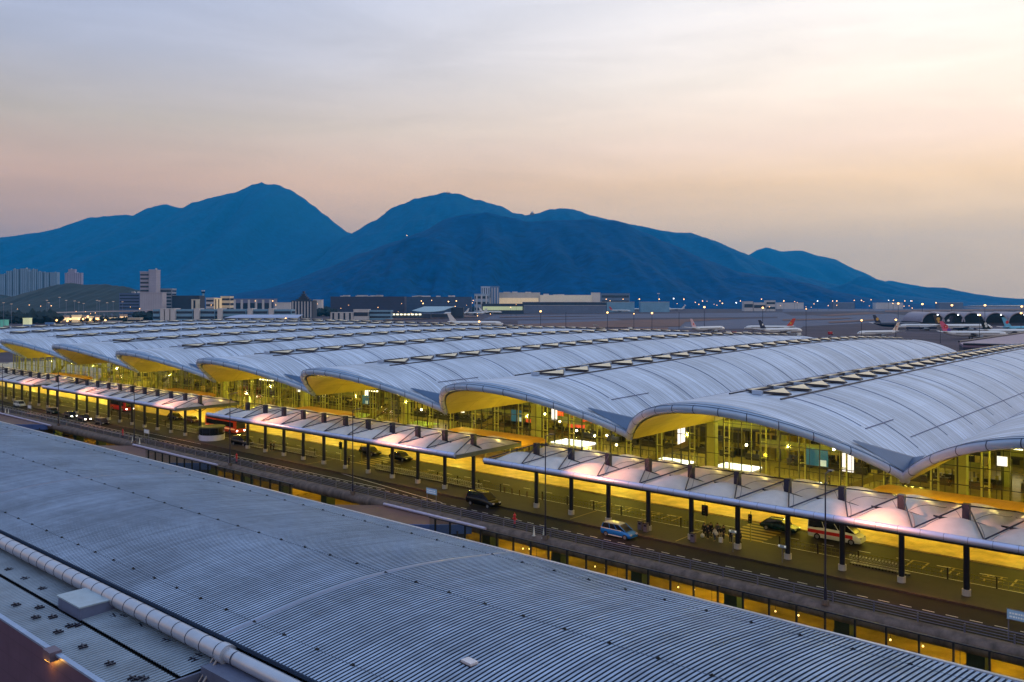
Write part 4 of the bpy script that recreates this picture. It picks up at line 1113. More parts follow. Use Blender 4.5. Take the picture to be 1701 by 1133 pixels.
# ================================================================ round booth, signs, small street things
u, v = -162.8, 93.4
t = thing('round_booth', (u, v, .15), 0, 'round kiosk with dark glass and a white base under the canopy end', 'kiosk')
mb = MB(); mb.tube((0,0,0), (0,0,1.1), 2.5, n=28); mb.build('base', mat('kiosk white', (200,195,215), .5), t, smooth=True, auto=40)
mb = MB(); mb.tube((0,0,1.1), (0,0,2.5), 2.42, n=28); mb.build('window', M_glassd, t, smooth=True, auto=40)
mb = MB(); mb.tube((0,0,2.5), (0,0,2.75), 2.6, n=28); mb.build('roof', mat('kiosk roof green', (34,40,40), .5), t, smooth=True, auto=40)
mb = MB()
for k in range(9): a = 2*math.pi*k/9; mb.tube((2.43*math.cos(a), 2.43*math.sin(a), 1.1), (2.43*math.cos(a), 2.43*math.sin(a), 2.5), .05, n=5)
mb.build('glazing_bar', M_dark, t)
def sign(px, v, label, w=2.0, h=.75, z=2.6, two=True, face=(150,185,220), writing=True):
    u, v = onv(px, v)
    t = thing('road_sign', (u, v, .0), 0, label, 'road sign')
    mb = MB(); mb.box(-w/2, w/2, -.06, .06, z-h, z)
    b = mb.build('board', mat('sign face %d' % face[0], face, .4, .1, .08, 2), t)
    mb = MB(); mb.box(-w/2-.05, w/2+.05, -.03, .05, z-h-.06, z-h-.003); mb.box(-w/2-.05, w/2+.05, -.03, .05, z+.003, z+.06); mb.build('frame', M_rail, b)
    if writing:
        mb = MB(); r = random.Random(int(px))
        for row in (.64, .28):
            x = -w/2+.18
            while x < w/2-.25:
                q = r.uniform(.1, .22); mb.box(x, x+q, -.075, -.0605, z-h+h*row-.06, z-h+h*row+.08); x += q+.06
        mb.build('lettering', mat('sign lettering', (235,238,240), .5), b)
    for x in ((-w/2+.1, w/2-.1) if two else (0,)):
        mb = MB(); mb.tube((x, .0, .0), (x, .0, z-h-.06), .05, n=6); mb.build('leg', M_rail, t)
    return t
sign(717, 83.2, 'blue board on two legs beside the outer road, left of the black people carrier')
sign(243.5, 83.2, 'small pale board on two legs beside the outer road, left of the round booth', face=(196,196,206))
sign(49, 83.2, 'small pale board on two legs beside the outer road near the left edge', face=(196,196,207))
sign(1702, 83.0, 'blue board on legs at the right edge beside the handrail', w=2.6, h=.8)
def twin_sign(px, v, z, label):
    u, v = onv(px, v); t = thing('lamp_sign', (u, v, .15), 0, label, 'sign post')
    mb = MB(); mb.tube((0,0,0), (0,0,z), .045, n=6); mb.build('pole', M_rail, t)
    mb = MB(); mb.box(-.42, .42, -.05, .05, z-.3, z); mb.build('board', mat('sign pale blue', (140,160,190), .4), t)
    for s in (-.34, .34):
        mb = MB(); mb.sphere((s, -.1, z-.1), .11, 8, 5); mb.build('lamp', mat('sign globe', (220,220,230), .3, emit=(1,1,1), estr=.3), t)
twin_sign(1217.5, 90.6, 2.5, 'thin post with a small board and two pale globes on the island kerb')
twin_sign(1299.5, 90.6, 1.9, 'short thin post with a small head left of a near canopy post')
twin_sign(1417/1., 90.6, .9, 'very short post on the island kerb near the row of trolleys') if False else None
def traffic_light(px, v, label, zt=3.6, back=True):
    u, v = onv(px, v); t = thing('traffic_light', (u, v, .15), 0, label, 'traffic light', 'traffic lights at the crossings')
    mb = MB(); mb.tube((0,0,0), (0,0,zt), .055, n=7); mb.build('pole', mat('signal pole', (150,135,70), .5), t)
    mb = MB(); mb.box(-.2, .2, -.28, -.06, zt-1.35, zt-.35); hd = mb.build('head', M_darkgap, t)
    mb = MB(); mb.box(-.42, .42, -.05, -.02, zt-1.5, zt-.2); mb.build('backboard', M_dark, t) if back else None
    for k in range(3):
        mb = MB(); mb.tube((0, -.282, zt-.52-.32*k), (0, -.34, zt-.52-.32*k), .1, n=10); mb.build('lens', mat(['lens red','lens amber','lens green'][k], [(90,12,10),(90,60,8),(10,70,40)][k], .3), hd)
traffic_light(1171, 95.9, 'traffic light with a wide dark head behind the waiting group')
traffic_light(1247, 95.9, 'traffic light at the right side of the near crossing', back=False)
traffic_light(566, 95.9, 'traffic light with a wide dark head at the middle crossing')
traffic_light(601, 95.9, 'traffic light at the right side of the middle crossing', back=False)
# tall lamp posts
M_pole = mat('lamp post dark', (46,44,66), .4, .4)
for i, px in enumerate([1371, 906, 586, 382, 223, 97, 4]):
    u, v = onv(px, 80.9)
    t = thing('lamp_post', (u, v, .1), 0, 'tall thin dark lamp post on the road edge, %s from the right' % ordn(i), 'lamp post', 'tall lamp posts along the road edge')
    mb = MB(); mb.tube((0,0,0), (0,0,1.6), .16, .13, n=8); mb.tube((0,0,1.6), (0,0,12.4), .10, .055, n=8); mb.build('pole', M_pole, t)
    mb = MB(); mb.tube((0,0,12.35), (.1,.9,12.5), .045, n=6); mb.build('arm', M_pole, t)
    mb = MB(); mb.box(-.14, .34, .8, 1.35, 12.42, 12.54); hd = mb.build('lamp_head', M_pole, t)
    mb = MB(); mb.cbox(0, 0, .22, .55, .5, .45); mb.build('base', M_conc, t)
    # sodium floodlight half way up, colouring the canopy edge
    light('SPOT', 'sodium_light', (1.5, .6, 11.6), 9000, (1, .34, .14), .3, t, rot=(R(62), 0, R(-25)), angle=105, blend=1.)
    mb = MB(); mb.box(-.12, .12, .05, .35, 11.3, 11.5); mb.build('floodlight', M_pole, t)
# red hydrant posts
for i, px in enumerate([855, 393, 204]):
    u, v = onv(px, 82.7)
    t = thing('fire_hydrant', (u, v, .0), 0, 'red hydrant post inside the handrail, %s' % ['right of the black people carrier', 'near the lamp post right of the round booth', 'at the left beside the outer road'][i], 'hydrant', 'red hydrants by the handrail')
    mb = MB(); mb.tube((0,0,0), (0,0,.5), .2, .16, n=10); mb.build('base', M_darkgap, t)
    mb = MB(); mb.tube((0,0,.5), (0,0,1.5), .13, n=10); mb.sphere((0,0,1.55), .2, 10, 6); mb.tube((-.34,0,1.15), (.34,0,1.15), .09, n=8); mb.tube((0,0,1.7), (0,0,1.9), .05, n=6); mb.build('barrel', mat('hydrant red', (190,30,40), .4), t, smooth=True, auto=40)
# white cones on the edge beam
for i, px in enumerate([887, 903, 545/4.05, 220, 232, 9, 14]):
    u, v = onv(px, 81.0)
    if i == 2: continue
    t = thing('marker_cone', (u, v, .13), 0, 'slim white cone on the concrete edge beam, %s from the left' % ordn([4,5,0,2,3,0,1][i]), 'cone', 'white cones on the edge beam')
    mb = MB(); mb.tube((0,0,.04), (0,0,1.2), .15, .02, n=10); mb.build('cone', mat('cone white', (215,212,205), .5), t, smooth=True, auto=40)
    mb = MB(); mb.cbox(0, 0, .02, .42, .42, .04); mb.build('foot', mat('cone foot', (170,165,160), .7), t)
# bins at the columns
for i, (du, dv, k) in enumerate([(-57.8-.95, 92.0, 0), (-57.8+.1, 91.6, 0), (-51.8+.75, 91.4, 0)]):
    t = thing('litter_bin', (du, dv, .15), 0, 'grey litter bin beside a near canopy post, %s from the left' % ordn(i), 'litter bin', 'litter bins beside the posts')
    mb = MB(); mb.box(-.27, .27, -.25, .25, 0, .95); mb.build('body', mat('bin grey', (120,104,118), .5, .2), t)
    mb = MB(); mb.box(-.3, .3, -.28, .28, .95, 1.08); mb.build('lid', mat('bin lid', (60,50,58), .5), t)
    mb = MB(); mb.box(-.18, .18, -.258, -.251, .65, .85); mb.build('opening', M_darkgap, t)
# bollards in the canopy gap
for i in range(6):
    px = 838+12.5*i
    u, v = onv(px, 96.2)
    mb = MB(); mb.tube((0,0,0), (0,0,.75), .07, n=8); mb.sphere((0,0,.78), .08, 8, 4)
    o = mb.build('bollard', mat('bollard brown', (80,50,36), .6), None, (u, v, .15)); tag(o, 'short brown bollard in the gap between two canopies, %s from the left' % ordn(i), 'bollard', 'bollards at the kerb gap')

# ================================================================ luggage trolleys
M_chr = mat('trolley chrome', (132,130,124), .45, .4)
def trolley():
    t = thing('luggage_trolley', (0,0,0), 0, 'x', 'luggage trolley', 'luggage trolleys in rows')
    mb = MB()
    mb.tube((-.30,-.28,.95), (-.30,.28,.95), .03, n=5)
    for s in (-.28, .28):
        mb.tube((-.30,s,.95), (-.16,s*.95,.2), .028, n=5); mb.tube((-.16,s*.95,.2), (.42,s*.7,.16), .028, n=5)
    for z in (.45, .7): mb.tube((-.2-.0,-.27,z), (-.2,.27,z), .022, n=4)
    mb.build('frame', M_chr, t)
    mb = MB(); mb.box(-.2, .42, -.2, .2, .17, .2); mb.build('tray', M_chr, t)
    mb = MB(); mb.box(-.34, -.26, -.24, .24, .86, 1.0); mb.build('handle', mat('trolley handle', (150,146,134), .5), t)
    mb = MB()
    for x, y in ((-.2,-.24), (-.2,.24), (.36,0)): mb.tube((x,y-.03,.07), (x,y+.03,.07), .07, n=8)
    mb.build('wheel', M_tyre, t)
    return t
tro = trolley(); first = True
rows = [(-34.2, -28.2, 95.0, .34, 'in the nearest row, right of the minibus'), (-113.5, -88.6, 95.0, .5, 'in the long row behind the middle canopy posts'), (-144, -130, 95.0, .5, 'in the row left of the middle crossing'), (-185, -172, 95.0, .8, 'in the row left of the round booth'), (-152.5, -145.5, 93.6, .9, 'standing loose right of the round booth')]
for (a, b, v, st, lab) in rows:
    n = int((b-a)/st)
    for k in range(n):
        c = tro if first else copy_tree(tro)
        c.location = (b-st*k, v+(rnd.uniform(-.03,.03)), .15); c.rotation_euler = (0, 0, R(90+rnd.uniform(-3, 3)) if 'loose' in lab else R(rnd.uniform(-2, 2)))
        c['label'] = 'trolley %s, %s from the right' % (lab, ordn(k)); first = False
# ================================================================ people
def skin_mesh(name, bones, m, parent, root=0, sub=1):
    """bones: list of chains of (x,y,z,r)"""
    me = bpy.data.meshes.new(name+'_src'); vs = []; es = []; rs = []
    key = {}
    for ch in bones:
        prev = None
        for p in ch:
            k = tuple(round(c, 4) for c in p[:3])
            if k not in key: key[k] = len(vs); vs.append(p[:3]); rs.append(p[3])
            i = key[k]
            if prev is not None and prev != i: es.append((prev, i))
            prev = i
    me.from_pydata(vs, es, []); o = bpy.data.objects.new(name+'_src', me); sc.collection.objects.link(o)
    md = o.modifiers.new('s', 'SKIN'); md.use_smooth_shade = True
    sv = me.skin_vertices[0].data
    for i, r in enumerate(rs): sv[i].radius = (r, r); sv[i].use_root = (i == root)
    if sub: sb = o.modifiers.new('d', 'SUBSURF'); sb.levels = sub; sb.render_levels = sub
    dg = bpy.context.evaluated_depsgraph_get(); ev = o.evaluated_get(dg)
    nm = bpy.data.meshes.new_from_object(ev); nm.name = name
    bpy.data.objects.remove(o); nm.materials.clear(); nm.materials.append(m)
    nm.polygons.foreach_set('use_smooth', [True]*len(nm.polygons))
    r = bpy.data.objects.new(name, nm); return link(r, parent)
M_skin = mat('skin', (176,132,104), .6, 0, .05); M_hair = mat('hair black', (16,13,12), .6)
def person(loc, rz, label, top, bottom, pose=0, h=1.72, group=None, long_coat=False, bag=None):
    t = thing('person', loc, rz, label, 'person', group); s = h/1.72
    def q(x, y, z, r): return (x*s, y*s, z*s, r*s)
    st = .10 if pose == 0 else .26      # stride
    hip = [(-.09,0,.92), (.09,0,.92)]
    armf = [0, .18, -.12][pose % 3]
    L = [q(0,0,.95,.13), q(.10,0,.90,.085), q(.11,st*.3,.50,.058), q(.11,-st*.5,.09,.042), q(.11,-st*.5+.13,.04,.035)]
    Rr = [q(0,0,.95,.13), q(-.10,0,.90,.085), q(-.11,st*.5,.50,.058), q(-.11,st*.6,.09,.042), q(-.11,st*.6+.13,.04,.035)]
    sp = [q(0,0,.95,.13), q(0,0,1.15,.125), q(0,-.01,1.35,.14), q(0,-.01,1.47,.06), q(0,.01,1.54,.052), q(0,.02,1.62,.092), q(0,.02,1.69,.07)]
    def arm(sg):
        f = armf*sg
        a = [q(0,-.01,1.35,.14), q(sg*.19,-.01,1.38,.058), q(sg*.25,f*.4,1.12,.042), q(sg*.26,f+.06,.88,.032), q(sg*.26,f+.09,.80,.036)]
        fing = [[q(sg*.26,f+.09,.80,.036), q(sg*(.235+.018*k),f+.10+.01*k,.745-.006*abs(k-1),.010), q(sg*(.232+.018*k),f+.115+.01*k,.705-.01*abs(k-1),.008)] for k in range(4)]
        fing.append([q(sg*.26,f+.09,.80,.036), q(sg*.225,f+.125,.78,.011), q(sg*.22,f+.14,.75,.009)])
        return [a]+fing
    body = skin_mesh('person_body', [L, Rr, sp]+arm(1)+arm(-1), M_skin, t)
    body.name = 'body'
    # clothing follows the same skeleton, a little larger
    def g(ch, k, z=0): return [(p[0], p[1], p[2], p[3]*k) for p in ch]
    o = skin_mesh('trousers', [g(L[:4], 1.28), g(Rr[:4], 1.28)], bottom, t)
    A1 = arm(1)[0][:4]; A2 = arm(-1)[0][:4]
    tors = [q(0,0,.80 if long_coat else .90,.16), q(0,0,.97,.155), q(0,0,1.15,.15), q(0,-.01,1.35,.165), q(0,-.01,1.46,.075)]
    A1 = [tors[3]]+g(A1[1:], 1.3); A2 = [tors[3]]+g(A2[1:], 1.3)
    skin_mesh('jacket', [tors, A1, A2], top, t)
    mb = MB()
    P = []
    for k in range(5):
        a = k/4*math.pi*.55; r = .105*math.cos(a*.9)+.002; zz_ = 1.63+.11*math.sin(a)
        P.append([((r*math.cos(b))*s, (.005+r*1.08*math.sin(b))*s, (zz_-.04*(math.sin(b) < -.3))*s) for b in [2*math.pi*i/10 for i in range(10)]])
    mb.loft(P); mb.build('hair', M_hair, t, smooth=True)
    mb = MB()
    for x in (-.033, .033): mb.sphere((x*s, .102*s, 1.645*s), .011*s, 6, 4)
    mb.build('eye', M_darkgap, t)
    mb = MB(); mb.add([(-.014*s,.105*s,1.60*s),(.014*s,.105*s,1.60*s),(0,.128*s,1.605*s),(0,.108*s,1.645*s)], [(0,1,2),(1,3,2),(3,0,2)]); mb.build('nose', M_skin, t)
    mb = MB(); mb.cbox(0, .108*s, 1.575*s, .045*s, .01, .01); mb.build('mouth', mat('lips', (120,60,55), .6), t)
    if bag: bag(loc)
    return t
C_black = mat('black cloth', (16,16,20), .85); C_navy = mat('navy cloth', (22,26,48), .85); C_white = mat('white cloth', (205,200,190), .85)
C_red = mat('red cloth', (150,30,30), .85); C_grey = mat('grey cloth', (80,80,84), .85); C_jean = mat('denim', (40,58,90), .85); C_beige = mat('beige cloth', (170,150,110), .85)
def pp(px, v): 
    u, v = onv(px, v); return (u, v, .153)
PL = [(1170, 94.0, 200, 'person in a black coat at the left of the waiting group', C_black, C_black, 0, 1.74),
 (1176, 93.6, 170, 'person in a navy jacket, second from the left in the waiting group', C_navy, C_black, 0, 1.76),
 (1181, 94.4, 190, 'tall person in black in the middle of the waiting group', C_black, C_black, 0, 1.84),
 (1188, 93.4, 150, 'person in a white top and jeans at the front of the waiting group', C_white, C_jean, 1, 1.64),
 (1192, 95.0, 180, 'person in a grey jacket at the back of the waiting group', C_grey, C_black, 0, 1.78),
 (1197, 94.0, 210, 'person in beige trousers and a dark top, second from the right of the waiting group', C_black, C_beige, 1, 1.7),
 (1202, 94.5, 160, 'person in black at the right of the waiting group', C_black, C_black, 0, 1.8),
 (1214, 93.8, 190, 'person in a dark coat left of the post next to the crossing', C_black, C_navy, 0, 1.78),
 (1230, 93.9, 120, 'person in a dark jacket right of the post next to the crossing', C_navy, C_black, 1, 1.75),
 (574, 94.2, 180, 'person in black beside a post of the middle canopy, left of a pair', C_black, C_black, 0, 1.76),
 (580, 94.0, 150, 'person in navy beside a post of the middle canopy, right of a pair', C_navy, C_navy, 1, 1.72),
 (450, 93.6, 180, 'person in black standing by trolleys right of the round booth', C_black, C_black, 0, 1.76),
 (455, 94.0, 160, 'person in a grey jacket standing by trolleys right of the round booth', C_grey, C_black, 1, 1.74),
 (44, 97.9, 160, 'person in dark clothes between posts at the far left', C_black, C_black, 1, 1.75)]
for (px, v, rz, lab, a, b_, po, h) in PL: person(pp(px, v), R(rz), lab, a, b_, po, h)
# figures inside the hall, small: copies of two builds
pa = None
spots = []
rp = random.Random(8)
for k in range(46):
    u = rp.uniform(-215, -12); v = rp.choice([125.4, 132., 143.5, 146., 138.]) + rp.uniform(-.8, .8)
    spots.append((u, v))
spots.sort(reverse=True)
pr1 = person((spots[0][0], spots[0][1], .17), R(90), 'x', C_black, C_black, 1, 1.74, 'travellers inside the hall')
pr2 = person((spots[1][0], spots[1][1], .17), R(270), 'x', C_navy, C_grey, 0, 1.7, 'travellers inside the hall')
for i, (u, v) in enumerate(spots):
    c = pr1 if i == 0 else pr2 if i == 1 else copy_tree([pr1, pr2][i % 2])
    c.location = (u, v, .17); c.rotation_euler = (0, 0, rp.uniform(0, 6.28))
    c['label'] = 'person in dark clothes inside the hall behind the glass, %s from the right' % ordn(i)
# white bundle and bag carried by the group
for (px, v, z, r_, lab) in ((1167, 93.7, .5, .26, 'white round bag beside the leftmost waiting person'), (1190, 93.0, .95, .24, 'white bundle held at the front of the waiting group'), (1197.5, 93.2, .42, .25, 'pale suitcase in front of the waiting group')):
    u, v = onv(px, v); t = thing('bag', (u, v, .153 if z < .6 else z), 0, lab, 'bag')
    if 'suitcase' in lab:
        mb = MB(); mb.box(-.22, .22, -.13, .13, .04, .62); mb.build('shell', C_white, t); mb = MB(); mb.box(-.12, -.1, -.01, .01, .62, .95); mb.box(.1, .12, -.01, .01, .62, .95); mb.box(-.12, .12, -.015, .015, .95, .98); mb.build('handle', M_dark, t)
    else:
        mb = MB(); mb.sphere((0, 0, r_), r_, 10, 7, .95); mb.build('body', C_white, t, smooth=True); mb = MB(); mb.tube((-.1, 0, r_*1.8), (0, 0, r_*2.3), .02, n=5); mb.tube((.1, 0, r_*1.8), (0, 0, r_*2.3), .02, n=5); mb.build('handle', C_white, t)
# ================================================================ airfield
M_pw = mat('aircraft white', (205,204,206), .35, .1, .04, .3); M_pgrey = mat('aircraft belly grey', (120,124,134), .4, .1)
M_eng = mat('engine cowling', (70,74,88), .3, .4)
def plane(px, py, phi, label, L=62, body=None, tail=None, emblem=None, stripe=None, belly=None, scale=1.):
    Y = (H-G0)*F/(py-HY); x, y = far(px, Y)
    t = thing('airliner', (x, y, G0+.05), A+R(phi), label, 'airliner', None)
    body = body or M_pw; tail = tail or body; k = L/62*scale
    r = 2.9*k; zc = 4.9*k; secs = []
    for f, rr, dz in ((.5,.05,-.6),(.485,.38,-.5),(.46,.66,-.3),(.42,.88,-.1),(.36,1,0),(.1,1,0),(-.2,1,0),(-.32,.86,.35),(-.42,.5,1.1),(-.48,.22,1.7),(-.5,.08,1.9)):
        secs.append([(f*62*k, r*rr*math.cos(a), zc+dz*k+r*rr*math.sin(a)) for a in [2*math.pi*i/14 for i in range(14)]])
    mb = MB(); mb.loft(secs); mb.build('fuselage', body, t, smooth=True)
    if belly:
        mb = MB(); mb.loft([[(f*62*k, r*1.015*math.cos(a), zc+r*1.015*math.sin(a)) for a in [math.pi*(1.08+.84*i/8) for i in range(9)]] for f in (.36, -.2)], closed=False, caps=False); mb.build('belly', belly, t, smooth=True)
    mb = MB()
    for s in (-1, 1): mb.box(-.28*62*k, .36*62*k, s*r*1.0-.05 if s < 0 else r*.97, -r*.97 if s < 0 else r*1.0+.05, zc+.45*k, zc+.95*k)
    mb.build('window_line', M_dark, t)
    mb = MB(); mb.box(.452*62*k, .472*62*k, -1.5*k, 1.5*k, zc+.5*k, zc+1.15*k); mb.build('cockpit_window', M_darkgap, t)
    for s in (-1, 1):
        mb = MB(); th = .55*k
        pl = [(8*k, s*r*.5), (-3*k, s*r*.5), (-13.5*k, s*29*k), (-11*k, s*29.5*k), (-1*k, s*11*k)]
        zf = lambda p: zc-1.2*k+abs(p[1])*.085
        mb.add([(p[0], p[1], zf(p)) for p in pl]+[(p[0], p[1], zf(p)+th*(1-abs(p[1])/(40*k))) for p in pl], [(0,1,2,3,4),(9,8,7,6,5)]+[(i,(i+1)%5,5+(i+1)%5,5+i) for i in range(5)])
        mb.build('wing', M_pgrey if not belly else M_pw, t)
        mb = MB(); pl = [(-23.5*k, s*.8*k), (-28.5*k, s*.8*k), (-31.5*k, s*9.5*k), (-29.5*k, s*10*k)]
        mb.add([(p[0], p[1], zc+1.4*k+abs(p[1])*.08) for p in pl]+[(p[0], p[1], zc+1.75*k+abs(p[1])*.08) for p in pl], [(0,1,2,3),(7,6,5,4)]+[(i,(i+1)%4,4+(i+1)%4,4+i) for i in range(4)])
        mb.build('tailplane', M_pw, t)
        mb = MB(); mb.tube((4.5*k, s*9.5*k, zc-2.6*k), (-1.5*k, s*9.5*k, zc-2.4*k), 1.5*k, 1.05*k, n=12); mb.build('engine', M_eng if body is not M_pw else M_pgrey, t, smooth=True, auto=40)
    mb = MB(); fin = [(-20.5*k, zc+r*.75), (-28.5*k, zc+r*.95), (-32*k, zc+12*k), (-28.8*k, zc+12.2*k)]
    mb.add([(p[0], -.25*k, p[1]) for p in fin]+[(p[0], .25*k, p[1]) for p in fin], [(0,1,2,3),(7,6,5,4)]+[(i,(i+1)%4,4+(i+1)%4,4+i) for i in range(4)])
    tf = mb.build('tail_fin', tail, t)
    if emblem:
        for em, shapes in emblem:
            mb = MB()
            for (ex, ez, er, n) in shapes:
                for s in (-1, 1):
                    c = [(-26*k+ex*k+er*k*math.cos(a), s*.275*k, zc+7*k+ez*k+er*k*math.sin(a)) for a in [2*math.pi*i/n+.3 for i in range(n)]]
                    mb.add(c+[(p[0], s*.24*k, p[2]) for p in c], [tuple(range(n))]+[(i,(i+1)%n,n+(i+1)%n,n+i) for i in range(n)])
            mb.build('tail_emblem', em, tf)
    if stripe:
        mb = MB()
        for s in (-1, 1): mb.box(-.36*62*k*.8, .40*62*k, s*r*1.005-.06 if s < 0 else r*.985, -r*.985 if s < 0 else r*1.005+.06, zc-.5*k, zc+.1*k)
        mb.build('cheat_line', stripe, t)
    for (gx, gy) in ((20, 0), (-3, 3.5), (-3, -3.5)):
        mb = MB(); mb.tube((gx*k, gy*k, .9*k), (gx*k, gy*k, zc-1*k), .22*k, n=6); mb.tube((gx*k, gy*k-.5*k, .75*k), (gx*k, gy*k+.5*k, .75*k), .75*k, n=10); mb.build('landing_gear', M_dark, t)
    return t
E_red = mat('emblem red', (200,40,40), .5); E_gold = mat('emblem gold', (200,150,50), .5); E_wh = mat('emblem white', (210,210,205), .5); E_pink = mat('tail pink', (210,90,120), .5)
E_pur = mat('tail purple', (90,60,150), .5); E_cyan = mat('aircraft pale blue', (90,165,195), .4); E_navy = mat('aircraft navy', (20,28,58), .3); E_or = mat('tail orange red', (200,60,30), .5)
petal = [(1.3*math.cos(a), 1.3*math.sin(a), .95, 8) for a in [2*math.pi*i/5+1.57 for i in range(5)]]
plane(1176, 553, 38, 'white airliner with a pale striped tail, leftmost of the near parked row', 58, tail=mat('tail pale pink', (205,170,175), .5), emblem=[(E_red, [(-.2,-1,1.3,4)])])
plane(1297, 556.5, 25, 'white airliner with a dark striped tail, in front of the red tailed one', 58, tail=E_navy, emblem=[(E_wh, [(0,0,1.4,4)])])
plane(1278, 551, 168, 'white airliner with an orange and red tail, second in the near parked row', 56, tail=E_or, emblem=[(E_gold, [(0,-1,1.6,4)])])
plane(1459, 560, 200, 'white airliner with spread wings and orange striped tail facing left', 52, tail=mat('tail cream', (215,190,170), .5), emblem=[(E_or, [(-1.3,0,.9,4),(0,-2,.8,4)])])
plane(1491, 546, 5, 'dark navy airliner with a gold emblem on its tail', 64, body=E_navy, tail=E_navy, emblem=[(E_gold, [(0,0,2.0,7)])], belly=E_navy)
plane(1537, 549, 172, 'long white airliner with a small dark tail, in the middle of the right row', 62, tail=E_navy, belly=mat('belly blue grey', (70,80,120), .3), emblem=[(E_wh, [(0,0,1.6,5)])])
plane(1600, 551, 4, 'long white airliner with a gold and brown tail', 70, tail=mat('tail brown', (60,40,34), .5), emblem=[(E_gold, [(-.5,1,2.0,8),(0,-1.6,1.3,8)])], belly=MATS['belly blue grey'])
plane(1618, 563, -8, 'white airliner with a pink tail carrying a flower emblem and purple edge', 60, tail=E_pink, emblem=[(E_pur, [(3,-3.4,1.9,6)]), (E_red, petal), (E_wh, [(0,0,.5,6)])])
plane(1683, 559.5, -5, 'white airliner with a black tail carrying a pale rounded emblem, at the right edge', 62, tail=M_darkgap, emblem=[(E_wh, [(-.4,1.0,1.3,9),(.2,-1.3,1.3,9)])])
plane(1712, 554, 4, 'pale blue airliner with a red mark on its tail at the right edge', 64, body=E_cyan, tail=E_cyan, emblem=[(E_red, [(0,0,1.9,6)])])
rows = [(758,524,170,0),(788,524,168,0),(815,521.5,15,0),(850,521,172,1),(872,517.5,6,0),(898,518.5,-6,2),(930,516.5,175,3),(955,518,5,0),(985,519,176,0),(1003,516,4,1),(1030,519,-5,4),(1058,516,174,5),(1082,518,8,0),(1101,514.5,4,1),(1122,516,175,0),(1150,513,3,0),(1200,512,176,0),(1318,512.5,172,6),(1352,510.5,5,0),(1392,510,175,0),(1425,509.5,4,0),(1470,509,176,0)]
tails = [M_pw, mat('tail yellow', (200,160,60), .5), mat('tail green', (30,80,70), .5), E_navy, E_red, E_or, M_darkgap]
for i, (px, py, ph, tk) in enumerate(rows):
    plane(px, py, ph, 'small distant white airliner in the far parked row, %s from the left' % ordn(i), 60, tail=tails[tk])
Y0 = (H-G0)*F/(544-HY); x, y = far(795, 1120)
plane(790, 545, 2, 'long white airliner whose upper half shows behind the terminal roofs', 72)

# ---- apron masts
def mast(px, ytop, ybase, label, on=True, grp='tall apron masts', pw=1.):
    Y = (H-G0)*F/(ybase-HY); x, y = far(px, Y); h = zat(ytop, Y)-G0
    t = thing('apron_mast', (x, y, G0), A, label, 'light mast', grp)
    mb = MB(); mb.tube((0,0,0), (0,0,h), .32*Y/1000, .2*Y/1000, n=7); mb.build('pole', M_dark, t)
    q = Y/1436
    mb = MB(); mb.box(-1.1*q, 1.1*q, -.3*q, .3*q, h, h+.5*q); mb.build('lamp_head', M_dark, t)
    if on:
        mb = MB(); mb.sphere((0, -.5*q, h-.2*q), 1.7*q*pw, 10, 6, .8); mb.build('lamp', emis('sodium lamp', (1, .50, .16), 5), t)
ms = [(898,517,550),(1009,519,552),(1083,520,553),(1170,510,553),(1267,511,551),(1431,532,562),(1488,531,563),(1492,504,530),(1532,505,531),(1581,507,532),(1636,507,540),(1627,523,566),(1696,520,556),(1697,509,535),(796,534,548),(592,535,547),(475,529,545),(1128,520,551),(1339,513,559),(940,520,547),(1562,548,570),(1053,521,548)]
ms.sort()
for i, (px, a, b) in enumerate(ms):
    on = px not in (1128, 940, 1562); 
    mast(px, a, b, 'tall apron mast with %s, %s from the left' % ('a glowing orange lamp' if on else 'no lamp lit', ordn(i)), on, pw=.55 if px in (1339, 1053) else 1.)
# small far lights along the foot of the hills
rl = random.Random(21)
fl = [(861,500),(903,499),(940,499),(970,498),(1007,497),(1035,497),(1062,497),(1095,497),(1119,496),(1136,497),(1167,500),(1196,500),(1200,504),(1223,503),(1230,500),(1265,497),(1302,500),(1320,501),(1358,500),(1383,500),(1390,500),(1419,499),(1431,499),(1447,498),(1476,499),(1484,499),(1503,500),(1513,500),(1555,503),(700,500),(703,504),(717,499),(745,501),(758,500),(786,499),(630,493),(655,494),(690,492),(676,391),(808,356),(424,500),(453,500)]
fl.sort()
for i, (px, py) in enumerate(fl):
    hill = py < 450
    Y = 5500 if py < 380 else (4650 if hill else 2900); Y = 2000 if (690 < px < 790 and not hill) else Y
    if px < 500: Y = 1900
    x, y = far(px, Y); z = zat(py, Y); q = Y/1436
    t = thing('far_lamp', (x, y, G0 if not hill else z-12), A, ('tiny light high on the dark mountain side, ' if hill else 'tiny far lamp near the foot of the hills, ')+'%s from the left' % ordn(i), 'lamp', 'far lamps')
    b = G0 if not hill else z-12
    mb = MB(); mb.tube((0,0,0), (0,0,z-b), .16*q, n=5); mb.build('pole', M_dark, t)
    mb = MB(); mb.sphere((0,0,z-b), rl.uniform(.55, .95)*q*(.8 if hill else 1), 8, 5); mb.build('lamp', emis('far lamp glow', (1,.52,.2), 5) if rl.random() < .8 else emis('far lamp pale', (.85,.95,1), 5), t)
